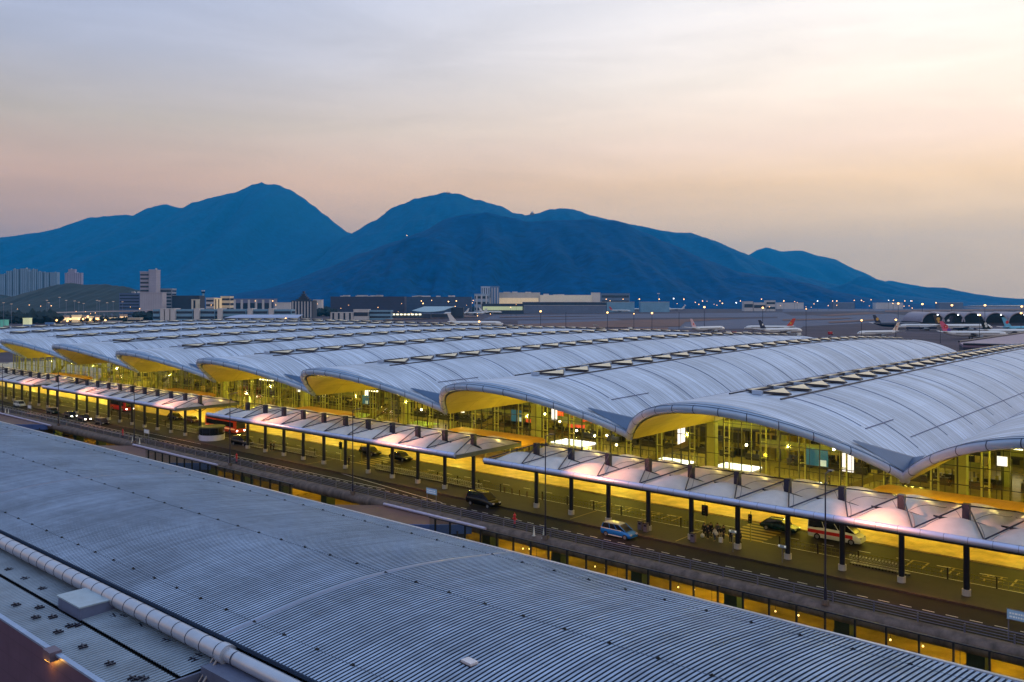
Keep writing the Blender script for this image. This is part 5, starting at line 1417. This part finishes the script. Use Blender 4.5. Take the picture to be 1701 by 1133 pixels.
# street lamps over the road bridge at the left
sl = [(6,503,545),(19,505,540),(78,499,525),(81,503,527),(99,494,524),(110,499,525),(124,500,525),(131,502,527),(139,504,528),(161,499,524),(165,500,525),(178,503,526),(188,501,524),(204,500,524),(203.5,501.5,527),(229,500,524)]
for i, (px, a, b) in enumerate(sorted(sl)):
    Y = (H-G0)*F/(b-HY); x, y = far(px, Y); h = zat(a, Y)-G0; q = Y/1436
    t = thing('street_lamp', (x, y, G0), A, 'slim street lamp with a soft warm head above the road bridge, %s from the left' % ordn(i), 'street lamp', 'street lamps at the left')
    mb = MB(); mb.tube((0,0,0), (0,0,h), .28*q, .2*q, n=6); mb.build('pole', mat('pale pole', (110,116,140), .5, .3), t)
    mb = MB(); mb.box(-1.6*q, 1.6*q, -.4*q, .4*q, h-.2*q, h+.3*q); mb.build('lamp_head', mat('lamp head warm', (190,170,160), .5, emit=(1,.7,.5), estr=.5), t)

# ---- buildings
def bmat(n, c, per=3.5, w=.4, dk=.45, **k):
    return mat(n, c, .65, 0, .12, .05, fn=stripes('Z', per, w, dk), **k)
B_w = mat('far white wall', (190,184,186), .7, 0, .1, .05); B_bl = mat('far blue wall', (110,150,180), .6, 0, .14, .05); B_dk = mat('far dark wall', (36,44,66), .6, 0, .25, .05)
B_gl = mat('far window band', (28,40,62), .25, 0, .2, .1); B_li = mat('far lit wall', (220,196,160), .6, 0, .1, .1, emit=(1,.72,.4), estr=.28); B_gr = mat('far grey wall', (96,104,128), .6, 0, .15, .05)
def bld_(name, px0, px1, ytop, Y, label, wall, depth=30, floors=0, band=None, rot=0, cat='building', group=None, roof=None, base=None, fins=0, roofx=0, vert=False):
    x, y = far((px0+px1)/2, Y); w = (px1-px0)*Y/F; z0 = G0 if base is None else zat(base, Y)
    h = zat(ytop, Y)-z0
    t = thing(name, (x, y, z0), A+R(rot), label, cat, group)
    mb = MB(); mb.box(-w/2, w/2, 0, depth, 0, h); mb.build('wall', wall, t)
    band = band or B_gl
    for f in range(floors):
        zz_ = h*(f+.45)/(floors+.2); hh = h/(floors+.2)*.45
        mb = MB(); mb.box(-w/2+w*.03, w/2-w*.03, -.35, -.02, zz_, zz_+hh); mb.box(w/2+.02, w/2+.3, depth*.05, depth*.95, zz_, zz_+hh); mb.build('window_band', band, t)
    for f in range(fins):
        xx = -w/2+w*(f+.5)/fins; mb = MB(); mb.box(xx-w/fins*.16, xx+w/fins*.16, -.8, -.03 if not floors else -.36, 0, h*.97); mb.build('pier', B_gl if vert else B_w, t)
    mb = MB(); mb.box(-w/2-.4, w/2+.4, -.6, depth+.4, h+.01, h+max(.6, h*.03)); mb.build('roof', roof or wall, t)
    for f in range(roofx):
        r = random.Random(int(px0)*7+f); xx = r.uniform(-w*.42, w*.42); ww = r.uniform(w*.03, w*.08)
        mb = MB(); mb.box(xx-ww, xx+ww, 3, 8, h+max(.6, h*.03), h+max(.6, h*.03)+r.uniform(1.5, 4)); mb.build('plant_room', B_w, t)
    return t
# housing towers far left
tw = [(-14,-2,459),(0,9,457),(11,20,452),(22,31,449),(33,46,448),(47,52,452),(53,60,449),(62,71,453),(73,81,454),(83,95,454)]
M_tow = mat('tower flats', (128,150,176), .7, 0, .14, .02, fn=chain(stripes('X', 9, .42, .52), stripes('Z', 3, .35, .8)))
for i, (a, b, yt) in enumerate(tw):
    t = bld_('apartment_tower', a, b, yt, 3900, 'tall pale blue apartment tower behind the wooded hill, %s from the left' % ordn(i), M_tow, 22, 0, rot=rl.uniform(-14, 14), cat='apartment tower', group='distant apartment towers', roofx=1)
for i, (a, b, yt) in enumerate([(108,116,455),(114,124,449),(124,135,455)]):
    bld_('apartment_tower', a, b, yt, 3700, 'pinkish apartment tower standing above the crest of the wooded hill, %s of three' % ordn(i), mat('tower flats pink', (160,150,176), .7, 0, .14, .02, fn=chain(stripes('X', 8, .4, .55), stripes('Z', 3, .35, .8))), 22, 0, rot=8, cat='apartment tower', group='towers above the hill', roofx=1)
# hotel group
Mh = mat('hotel stone', (150,146,164), .7, 0, .1, .05, fn=stripes('Z', 3.3, .2, .8))
bld_('hotel_tower', 233, 247, 453, 1800, 'dark windowed slab of the tall pale tower block', Mh, 26, 11, cat='tower', rot=6)
bld_('hotel_tower', 247.6, 259, 450, 1795, 'plain pale shaft, tallest part of the tower block', Mh, 30, 0, cat='tower', rot=6, roofx=1)
bld_('office_block', 233, 269, 487, 1740, 'pale stone podium with a lit crest in front of the tall tower', mat('podium stone', (160,154,166), .7, 0, .08, .05, fn=stripes('X', 4.5, .12, .8)), 26, 0, rot=4)
bld_('office_block', 259.5, 285, 480.5, 1850, 'grey block with narrow window rows right of the tall tower', mat('grey ribbon block', (130,138,156), .6, 0, .1, .05), 34, 8, rot=6)
bld_('office_block', 197, 233, 488, 1900, 'dark blue ribbon windowed block left of the tall tower', mat('dark ribbon block', (74,96,136), .6, 0, .1, .05), 30, 7, rot=-6, roofx=4)
bld_('office_block', 286, 331, 492, 1850, 'black rounded office block between tower and twin pale blocks', B_dk, 34, 0, fins=0)
bld_('office_block', 318, 328, 498, 1800, 'small cream lit stair block before the black office', mat('cream stair block', (205,196,180), .7), 14, 0, fins=1, vert=True)
x, y = far(337.5, 1900); t = thing('control_tower', (x, y, G0), A, 'thin control tower with two white heads', 'control tower')
mb = MB(); mb.tube((0,0,0), (0,0,zat(487,1900)-G0), 2.6, 2.0, n=10); mb.build('shaft', B_bl, t)
h_ = zat(487,1900)-G0
mb = MB(); mb.tube((0,0,h_), (0,0,h_+3), 3.6, 4.4, n=12); mb.build('cab', B_gl, t)
for s in (-2.2, 2.2):
    mb = MB(); mb.sphere((s,0,h_+5), 1.7, 10, 6); mb.build('radome', B_w, t)
bld_('office_block', 342, 355, 495.5, 1800, 'pale block with dark window rows, left one of the twin pale blocks', B_w, 24, 4)
bld_('office_block', 356, 366, 496, 1790, 'cream lit link block between the twin pale blocks', B_li, 20, 0, fins=2, vert=True)
bld_('office_block', 366.5, 382, 493, 1800, 'cream lit block with dark window rows, right one of the twin pale blocks', mat('warm pale block', (216,196,166), .7), 24, 4)
bld_('road_bridge_block', 384, 455, 497, 2100, 'long low mauve building with white roof edge behind the blue hall', mat('mauve long wall', (112,112,140), .7, 0, .1, .05), 30, 1, fins=6)
# blue-white terminal annexes
xs = [(254,265),(266,272),(274,281),(283,290),(292,320),(322,330),(331,357),(361,368),(369,409),(411,418),(420,445),(446,453),(455,484)]
for i, (a, b) in enumerate(xs):
    narrow = b-a < 9
    bld_('cargo_block', a, b, 513+ (.0 if narrow else 1.5), 1470+(0 if narrow else 8), ('narrow pale stair tower' if narrow else 'pale blue two-storey wing')+' of the long low building row, %s from the left' % ordn(i), B_w if narrow else B_bl, 26, 0 if narrow else 2, cat='building', group='long low building row')
x, y = far(437, 1300)
t = thing('hangar', (x, y, G0), A, 'low building with a long pale sloping roof in front of the blue row', 'building')
mb = MB(); w = 62*1300/F*1.0
mb.box(-w, w*.9, 0, 26, 0, 9); mb.build('wall', mat('hangar wall mauve', (66,60,88), .7), t)
P = []
for a in range(9):
    s = a/8; P.append([(-w*1.02+.25*w*0, 0, 0)][:0]+[(-w*(1.02-.3*s), -3+32*s, 9.02+4.2*math.sin(s*1.5)), (w*.95, -3+32*s, 9.02+4.2*math.sin(s*1.5)), (w*.95, -3+32*s, 9.5+4.2*math.sin(s*1.5)), (-w*(1.02-.3*s), -3+32*s, 9.5+4.2*math.sin(s*1.5))])
mb = MB(); mb.loft(P); mb.build('roof', mat('hangar pale roof', (150,160,190), .5, .2), t)
# stepped dark tower building
t = bld_('stepped_building', 484, 519, 500, 1750, 'stepped dark building with vertical ribs and a pagoda-like top', B_dk, 40, 0, fins=7)
h_ = zat(500, 1750)-G0; w = 35*1750/F
for k, (f, hh) in enumerate(((.62, 3), (.40, 3.5), (.26, 3), (.15, 4), (.05, 5))):
    mb = MB(); z0 = h_+1.1+sum(q[1] for q in ((.62,3),(.40,3.5),(.26,3),(.15,4),(.05,5))[:k]); mb.box(-w*f/2, w*f/2, 8+k, 24-k, z0, z0+hh*.55); mb.box(-w*f/2-1, w*f/2+1, 7+k, 25-k, z0+hh*.55, z0+hh); mb.build('tier', B_dk, t)
bld_('white_store', 456, 482, 503, 1950, 'white low building with a shallow gable left of the stepped building', B_w, 20, 0)
bld_('white_store', 520, 534, 498.5, 1950, 'white box building right of the stepped building', B_w, 20, 0)
bld_('long_office', 549, 672, 493.5, 2150, 'very long dark office block with small bright boxes on its roof', mat('dark mauve office', (44,44,74), .5, 0, .2, .05, fn=stripes('Z', 4, .3, .7)), 40, 0, fins=0, roofx=8)
bld_('long_office', 673, 783, 494, 2300, 'long blue grey block continuing right of the dark office', mat('blue grey office', (54,70,102), .5, 0, .2, .05, fn=stripes('Z', 4, .3, .7)), 40, 0, roofx=6)
bld_('catering_block', 549, 586, 519.5, 1560, 'pale block with vertical bays, left part of the low white works', B_w, 24, 0, fins=4, vert=True)
bld_('catering_block', 587, 612, 514.5, 1560, 'white block with a dark slot, middle of the low white works', B_w, 24, 1)
bld_('catering_block', 613, 650, 516, 1570, 'pale blue block with window rows, right part of the low white works', B_bl, 24, 2)
# wavy roofed shed
x, y = far(727, 1700); t = thing('wavy_shed', (x, y, G0), A, 'low shed with a pale green wavy roof and a dark curved front', 'shed'); w = 42*1700/F
mb = MB(); P = []
for a in range(17):
    s = a/16; xx = -w+1.55*w*s
    zf = (6.8-2.6*math.sin(math.pi*min(1, s/.8)) if s < .8 else 6.8+6.0*(s-.8)/.2)-G0
    xb = -w*.62+ (w*.62+w*.62)*s; zb_ = 14.3-G0
    P.append([(xx, -6, zf), (xb, 46, zb_), (xb, 46, zb_-.8), (xx, -6, zf-.8)])
mb.loft(P); mb.build('roof', mat('pale green roof', (126,156,170), .45, .2), t, smooth=False)
mb = MB(); mb.box(-w*.95, w*.5, 0, 40, 0, 8); mb.box(w*.5, w*1.0, 20, 44, 0, 12.4-G0); mb.build('wall', B_dk, t)
bld_('service_hall', 646, 715, 522, 1640, 'low dark service hall with a row of lit openings', B_dk, 20, 0)
for k in range(9):
    x, y = far(648+k*6.2, 1634); mb = MB(); mb.box(-2.3, 2.3, -.3, .3, 0, 2.6); o = mb.build('lit_window', emis('lit opening', (1, .92, .6), 2.2), None, (x, y, zat(523.5, 1634)), A); tag(o, 'bright opening on the low dark service hall, %s from the left' % ordn(k), 'window', 'lit openings on the service hall')
# white hangar complex in the centre
bld_('hangar_complex', 788, 812, 489, 2400, 'stepped white works building at the left of the lit hangar complex', mat('stepped white', (150,168,190), .6), 40, 3, fins=3)
bld_('works_tower', 799, 814, 477, 2420, 'white lattice fronted tower on the lit hangar complex', mat('works tower white', (170,180,200), .6), 22, 0, fins=4, vert=True)
bld_('open_frame_building', 815, 829, 476.5, 2430, 'open white roof frame beside the lattice tower', mat('works frame blue', (90,120,160), .6), 20, 0, fins=3)
bld_('hangar_complex', 812, 897, 487, 2450, 'long pale hangar with warm lit upper band', mat('warm hangar', (196,186,176), .6, 0, .1, .05), 50, 1, roofx=4, band=B_li)
bld_('hangar_complex', 897, 984, 491, 2440, 'broad cream wall of the lit hangar, brightest of the complex', mat('cream hangar', (214,202,186), .6, 0, .06, .05, emit=(1,.85,.6), estr=.08), 50, 0, roofx=3)
bld_('hangar_complex', 984, 997, 487, 2436, 'tall cream end block of the lit hangar', mat('cream end block', (206,196,190), .6), 40, 0)
bld_('hangar_complex', 868, 1008, 502, 2380, 'long low dark front below the cream hangar', B_dk, 30, 0, roof=B_w)
bld_('long_shed', 860, 1007, 507.5, 2330, 'low shed with white roof edge below the dark front', B_gr, 20, 0, roof=B_w)
bld_('works_tower', 800, 870, 505, 2200, 'dark glazed front with lit pale panels below the stepped white works', B_dk, 30, 1, band=mat('lit panels', (170,180,140), .5, emit=(.8,.9,.5), estr=.3), cat='building')
bld_('far_store', 998, 1046, 488, 2900, 'grey blue windowed store right of the cream hangar', mat('grey blue store', (92,110,140), .6), 40, 3)
bld_('long_shed', 1008, 1054, 502, 2500, 'pale blue low shed, left of a pair right of the hangar', B_bl, 30, 0, roof=B_w)
bld_('long_shed', 1064, 1112, 502, 2500, 'pale blue low shed, right of a pair right of the hangar', B_bl, 30, 0, roof=B_w)
bld_('fire_station', 1236, 1251, 501, 2700, 'white block with a dark doorway, left end of the small white terminal', B_w, 24, 1)
bld_('fire_station', 1252, 1272, 503, 2700, 'low white middle of the small white terminal', B_w, 24, 1)
bld_('fire_station', 1273, 1288, 499.5, 2700, 'white block, right end of the small white terminal', B_w, 24, 2)
for i, (a, b) in enumerate([(1290,1335),(1383,1420),(1455,1500),(1560,1600)]):
    bld_('low_store', a, b, 503, 3300, 'very low far white store near the horizon, %s from the left' % ordn(i), B_gr if i % 2 else B_w, 30, 0, roof=B_w, group='low far stores')
x, y = far(1094, 3000); t = thing('radio_mast', (x, y, G0), A, 'thin pale radio mast near the foot of the hills', 'radio mast')
mb = MB(); mb.tube((0,0,0), (0,0,zat(487,3000)-G0), 1.2, .8, n=6); mb.build('shaft', B_gr, t)
mb = MB(); mb.box(-4, 4, -2, 2, zat(488.5,3000)-G0, zat(487.5,3000)-G0+1); mb.build('platform', B_w, t)
# domes and antennas on the summits
for i, (px, py, Y, lab) in enumerate([(884, 354.5, 5550, 'white radar dome on the saddle between the centre peaks'), (744, 319.5, 6550, 'pair of thin aerials on the centre summit')]):
    x, y = far(px, Y); z = zat(py+3, Y); t = thing('summit_station', (x, y, z), A, lab, 'radar station')
    mb = MB(); mb.cbox(0, 0, 6, 26, 14, 12); mb.build('base', B_gr, t)
    if i == 0: mb = MB(); mb.sphere((0,0,16), 9, 10, 6); mb.build('dome', B_w, t)
    else: mb = MB(); mb.tube((-6,0,12), (-6,0,30), 1.2, n=5); mb.tube((16,0,0), (16,0,24), 1.2, n=5); mb.build('aerial', B_gr, t)
# left: road bridge, toll plaza, lorries
Y = 1500; x0, y0 = far(84, Y); 
t = thing('road_bridge', (0,0,0), 0, 'pale curved road bridge above the toll plaza', 'bridge')
P = []
for k in range(13):
    px = 84+(300-84)*k/12; Yq = 1500+60*math.sin(k/12*3.1); x, y = far(px, Yq); z = zat(520.5-3*math.sin(min(1, k/9)*1.57)-1.2*(k > 8), Yq)
    x2, y2 = far(px, Yq+14)
    P.append([(x, y, z), (x, y, z+1.7), (x2, y2, z+1.7), (x2, y2, z)])
mb = MB(); mb.loft(P); mb.build('deck', mat('bridge pale', (170,156,160), .6), t)
for k in range(9):
    x, y = far(95+k*13, 1510); mb = MB(); mb.cbox(x, y, (G0+zat(521,1510))/2, 2.4, 2.4, zat(521,1510)-G0); mb.build('pier', B_gr, t)
for i, (a, b, yt) in enumerate([(92,97,526),(103,110,525),(119,131,524),(137,143,524.5),(145,151,526),(158,165,525),(172,198,528),(199,207,523)]):
    bld_('toll_booth', a, b, yt, 1380+5*i, 'small lit toll plaza building under the road bridge, %s from the left' % ordn(i), B_li if i % 2 == 0 else mat('toll beige', (180,160,150), .6), 10, 1, group='toll plaza buildings', band=emis('toll glow', (1, .62, .3), 1.6))
tg = [(88,530),(94,532),(112,533),(117,530),(131,530),(138,530),(146,526),(150,531),(162,530),(175,532)]
for i, (px, py) in enumerate(sorted(tg)):
    Yt = 1330; x, y = far(px, Yt); h_ = zat(py, Yt)-G0
    t = thing('plaza_lamp', (x, y, G0), A, 'warm low lamp glowing at the toll plaza, %s from the left' % ordn(i), 'lamp', 'toll plaza lamps')
    mb = MB(); mb.tube((0,0,0), (0,0,h_), .18, n=5); mb.build('pole', M_dark, t)
    mb = MB(); mb.sphere((0,0,h_), 1.5, 8, 5); mb.build('lamp', emis('sodium lamp', (1, .60, .25), 14), t)
def lorry(px, py, label, box, L=11, rz=0):
    Yt = (H-G0)*F/(py-HY); x, y = far(px, Yt); t = thing('lorry', (x, y, G0), A+R(rz), label, 'lorry')
    mb = MB(); mb.box(-L/2, L/2-2.2, -1.25, 1.25, 1.1, 3.9); mb.build('cargo_box', box, t)
    mb = MB(); mb.box(L/2-2.0, L/2, -1.2, 1.2, .6, 3.0); mb.build('cab', M_whitep, t)
    mb = MB(); mb.box(L/2-.5, L/2+.02, -1.0, 1.0, 1.7, 2.7); mb.build('windscreen', M_glassd, t)
    for xx in (-L*.35, -L*.2, L*.36):
        mb = MB(); mb.tube((xx, -1.2, .5), (xx, 1.2, .5), .5, n=10); mb.build('wheel', M_tyre, t)
M_lb = mat('lorry blue', (84,124,180), .5)
lorry(50, 544, 'blue box lorry at the far left apron road', M_lb, 17); lorry(84, 540, 'blue box lorry right of the first one on the apron road', M_lb, 15); lorry(14, 546, 'grey lorry at the very left', M_slv, 12); lorry(133, 547, 'long white and red lorry below the toll plaza', M_redp, 16)
bld_('apron_kiosk', 38, 48, 529, 1200, 'small lit greenish kiosk at the far left', mat('kiosk lit', (200,210,160), .6, emit=(1,1,.6), estr=.3), 8, 0); bld_('apron_kiosk', 0, 9, 532, 1150, 'small teal roofed kiosk at the left edge', mat('kiosk teal', (70,150,140), .6, emit=(.2,.6,.5), estr=.2), 8, 0)
bld_('plaza_office', 170, 198, 534, 1250, 'pale low arcade building in front of the toll plaza', B_w, 10, 1); bld_('plaza_office', 212, 233, 528.5, 1300, 'cream low building right of the toll plaza', mat('cream low', (190,176,160), .6), 10, 1)
bld_('plaza_office', 238, 281, 533.5, 1210, 'white low garage with dark doors before the blue row', B_w, 12, 1); 
bld_('glass_canopy', 36, 66, 521, 1500, 'low green roofed shelter left of the road bridge', mat('green roof far', (50,96,110), .6), 14, 0, cat='shelter')
# concourse with barrel vaults at the right
t = thing('concourse', (0,0,0), 0, 'grey concourse with a row of dark arched vault ends at the right', 'concourse building')
Yc = 1250
for i, pc in enumerate([1550, 1584, 1617, 1655, 1694, 1731]):
    x, y = far(pc, Yc); r = 19.5*Yc/F; zb_ = zat(535, Yc); zt_ = zat(518.5, Yc)
    n = 14; P = []
    for (dy, sc_2) in ((0, 1), (60, 1)):
        row = []
        for a in range(n+1):
            th = math.pi*a/n; row.append((x+ (-r*math.cos(th))*CA - dy*SA, y+(-r*math.cos(th))*SA+dy*CA, zb_+(zt_-zb_)*math.sin(th)))
        P.append(row)
    outer = P; mb = MB()
    mb.grid(outer)
    mb.build('vault', mat('concourse roof', (122,116,136), .5, .2, .1, .05), t, smooth=True)
    mb = MB(); k = .86
    pts = []
    for a in range(n+1):
        th = math.pi*a/n; pts.append((x-r*k*math.cos(th)*CA-1*SA*-1*0, y-r*k*math.cos(th)*SA, zb_-1+(zt_-zb_)*k*math.sin(th)))
    mb.poly([(p[0]-2*SA, p[1]+2*CA, p[2]) for p in pts]); mb.build('gable_glass', M_darkgap, t)
    mb = MB(); 
    for a in range(n):
        t0, t1 = math.pi*a/n, math.pi*(a+1)/n
        q = lambda th, kk: (x-r*kk*math.cos(th)*CA, y-r*kk*math.cos(th)*SA, zb_+(zt_-zb_)*kk*math.sin(th))
        mb.poly([q(t0, 1), q(t1, 1), q(t1, .9), q(t0, .9)])
    mb.build('arch_rim', mat('arch rim', (150,144,160), .5), t)
    mb = MB(); mb.sphere((x-3*SA*-1+r*.3*CA, y-3*CA+r*.3*SA, zat(523, Yc)), 1.0, 8, 5); mb.build('lamp', emis('far lamp pale', (.85,.95,1), 5), t)
mb = MB()
xa, ya = far(1528, Yc+3); xb, yb = far(1760, Yc+3)
mb.add([(xa, ya, G0), (xb, yb, G0), (xb-60*SA, yb+60*CA, G0), (xa-60*SA, ya+60*CA, G0)]+[(xa, ya, zat(534.5, Yc)), (xb, yb, zat(534.5, Yc)), (xb-60*SA, yb+60*CA, zat(534.5, Yc)), (xa-60*SA, ya+60*CA, zat(534.5, Yc))], [(0,3,2,1),(4,5,6,7),(0,1,5,4),(1,2,6,5),(2,3,7,6),(3,0,4,7)])
mb.build('wall', mat('concourse base', (52,50,66), .6), t)
# connecting roofs just behind the near vaults
t = thing('link_building', (0,0,0), 0, 'low mauve flat roofed link building behind the near vault at the right edge', 'building')
def slab(pts, z1, m, name, th=1.0):
    mb = MB(); mb.prism(pts, z1-th, z1); mb.build(name, m, t)
A_ = onz(1593, 569, 9.5); B_ = onz(1790, 541, 9.5); C_ = onz(1790, 578, 9.5); D_ = onz(1600, 573, 9.5)
slab([A_, D_, C_, B_], 9.5, mat('mauve link roof', (116,100,124), .5, .1, .12, .05), 'roof')
slab([A_, D_, C_, B_], 8.4, B_dk, 'wall', 16)
mb = MB()
for (p, q_) in ((A_, B_), (D_, C_)):
    mb.tube((p[0], p[1], 9.9), (q_[0], q_[1], 9.9), .45, n=6)
mb.build('parapet', M_dark, t)
# ground vehicles near the parked planes
for i, (px, py, m) in enumerate([(1212,555,M_whitep),(1221,556,M_redp),(1227,557,M_slv),(1240,556,M_whitep),(1318,559,M_slv),(1328,558,M_whitep),(1380,556,M_redp),(990,543,M_slv),(1048,548,M_whitep)]):
    Yt = (H-G0)*F/(py-HY); x, y = far(px, Yt)
    t = thing('service_van', (x, y, G0), A+R(rl.uniform(-60, 60)), 'small airport service vehicle among the parked airliners, %s from the left' % ordn([2,3,4,5,6,7,8,0,1][i]), 'service vehicle', 'airport service vehicles')
    mb = MB(); mb.box(-3.4, 1.4, -1.1, 1.1, .6, 3.2); mb.build('box_body', m, t)
    mb = MB(); mb.box(1.5, 3.2, -1.05, 1.05, .5, 2.3); mb.build('cab', M_slv, t)
    mb = MB(); mb.box(2.9, 3.24, -.9, .9, 1.3, 2.1); mb.build('windscreen', M_glassd, t)
    for xx in (-2.2, 2.2):
        mb = MB(); mb.tube((xx, -1.1, .45), (xx, 1.1, .45), .45, n=10); mb.build('wheel', M_tyre, t)

# more small lights of the airfield and the town, each on its own short pole
ex = []
for k in range(26): ex.append((rl.uniform(4, 480), rl.uniform(506, 534), 1500))
for k in range(26): ex.append((rl.uniform(500, 860), rl.uniform(503, 527), 1900))
for k in range(30): ex.append((rl.uniform(860, 1540), rl.uniform(499, 512), 2700))
ex.sort()
for i, (px, py, Yt) in enumerate(ex):
    x, y = far(px, Yt); z = zat(py, Yt); q = Yt/1436
    t = thing('field_lamp', (x, y, G0), A, 'small orange point light of the airfield, %s from the left' % ordn(i), 'lamp', 'small airfield lights')
    mb = MB(); mb.tube((0,0,0), (0,0,max(z-G0, 1)), .12*q, n=4); mb.build('pole', M_dark, t)
    mb = MB(); mb.sphere((0,0,max(z-G0, 1)), rl.uniform(.35, .7)*q, 7, 4); mb.build('lamp', emis('far lamp glow', (1,.52,.2), 5), t)
haze()
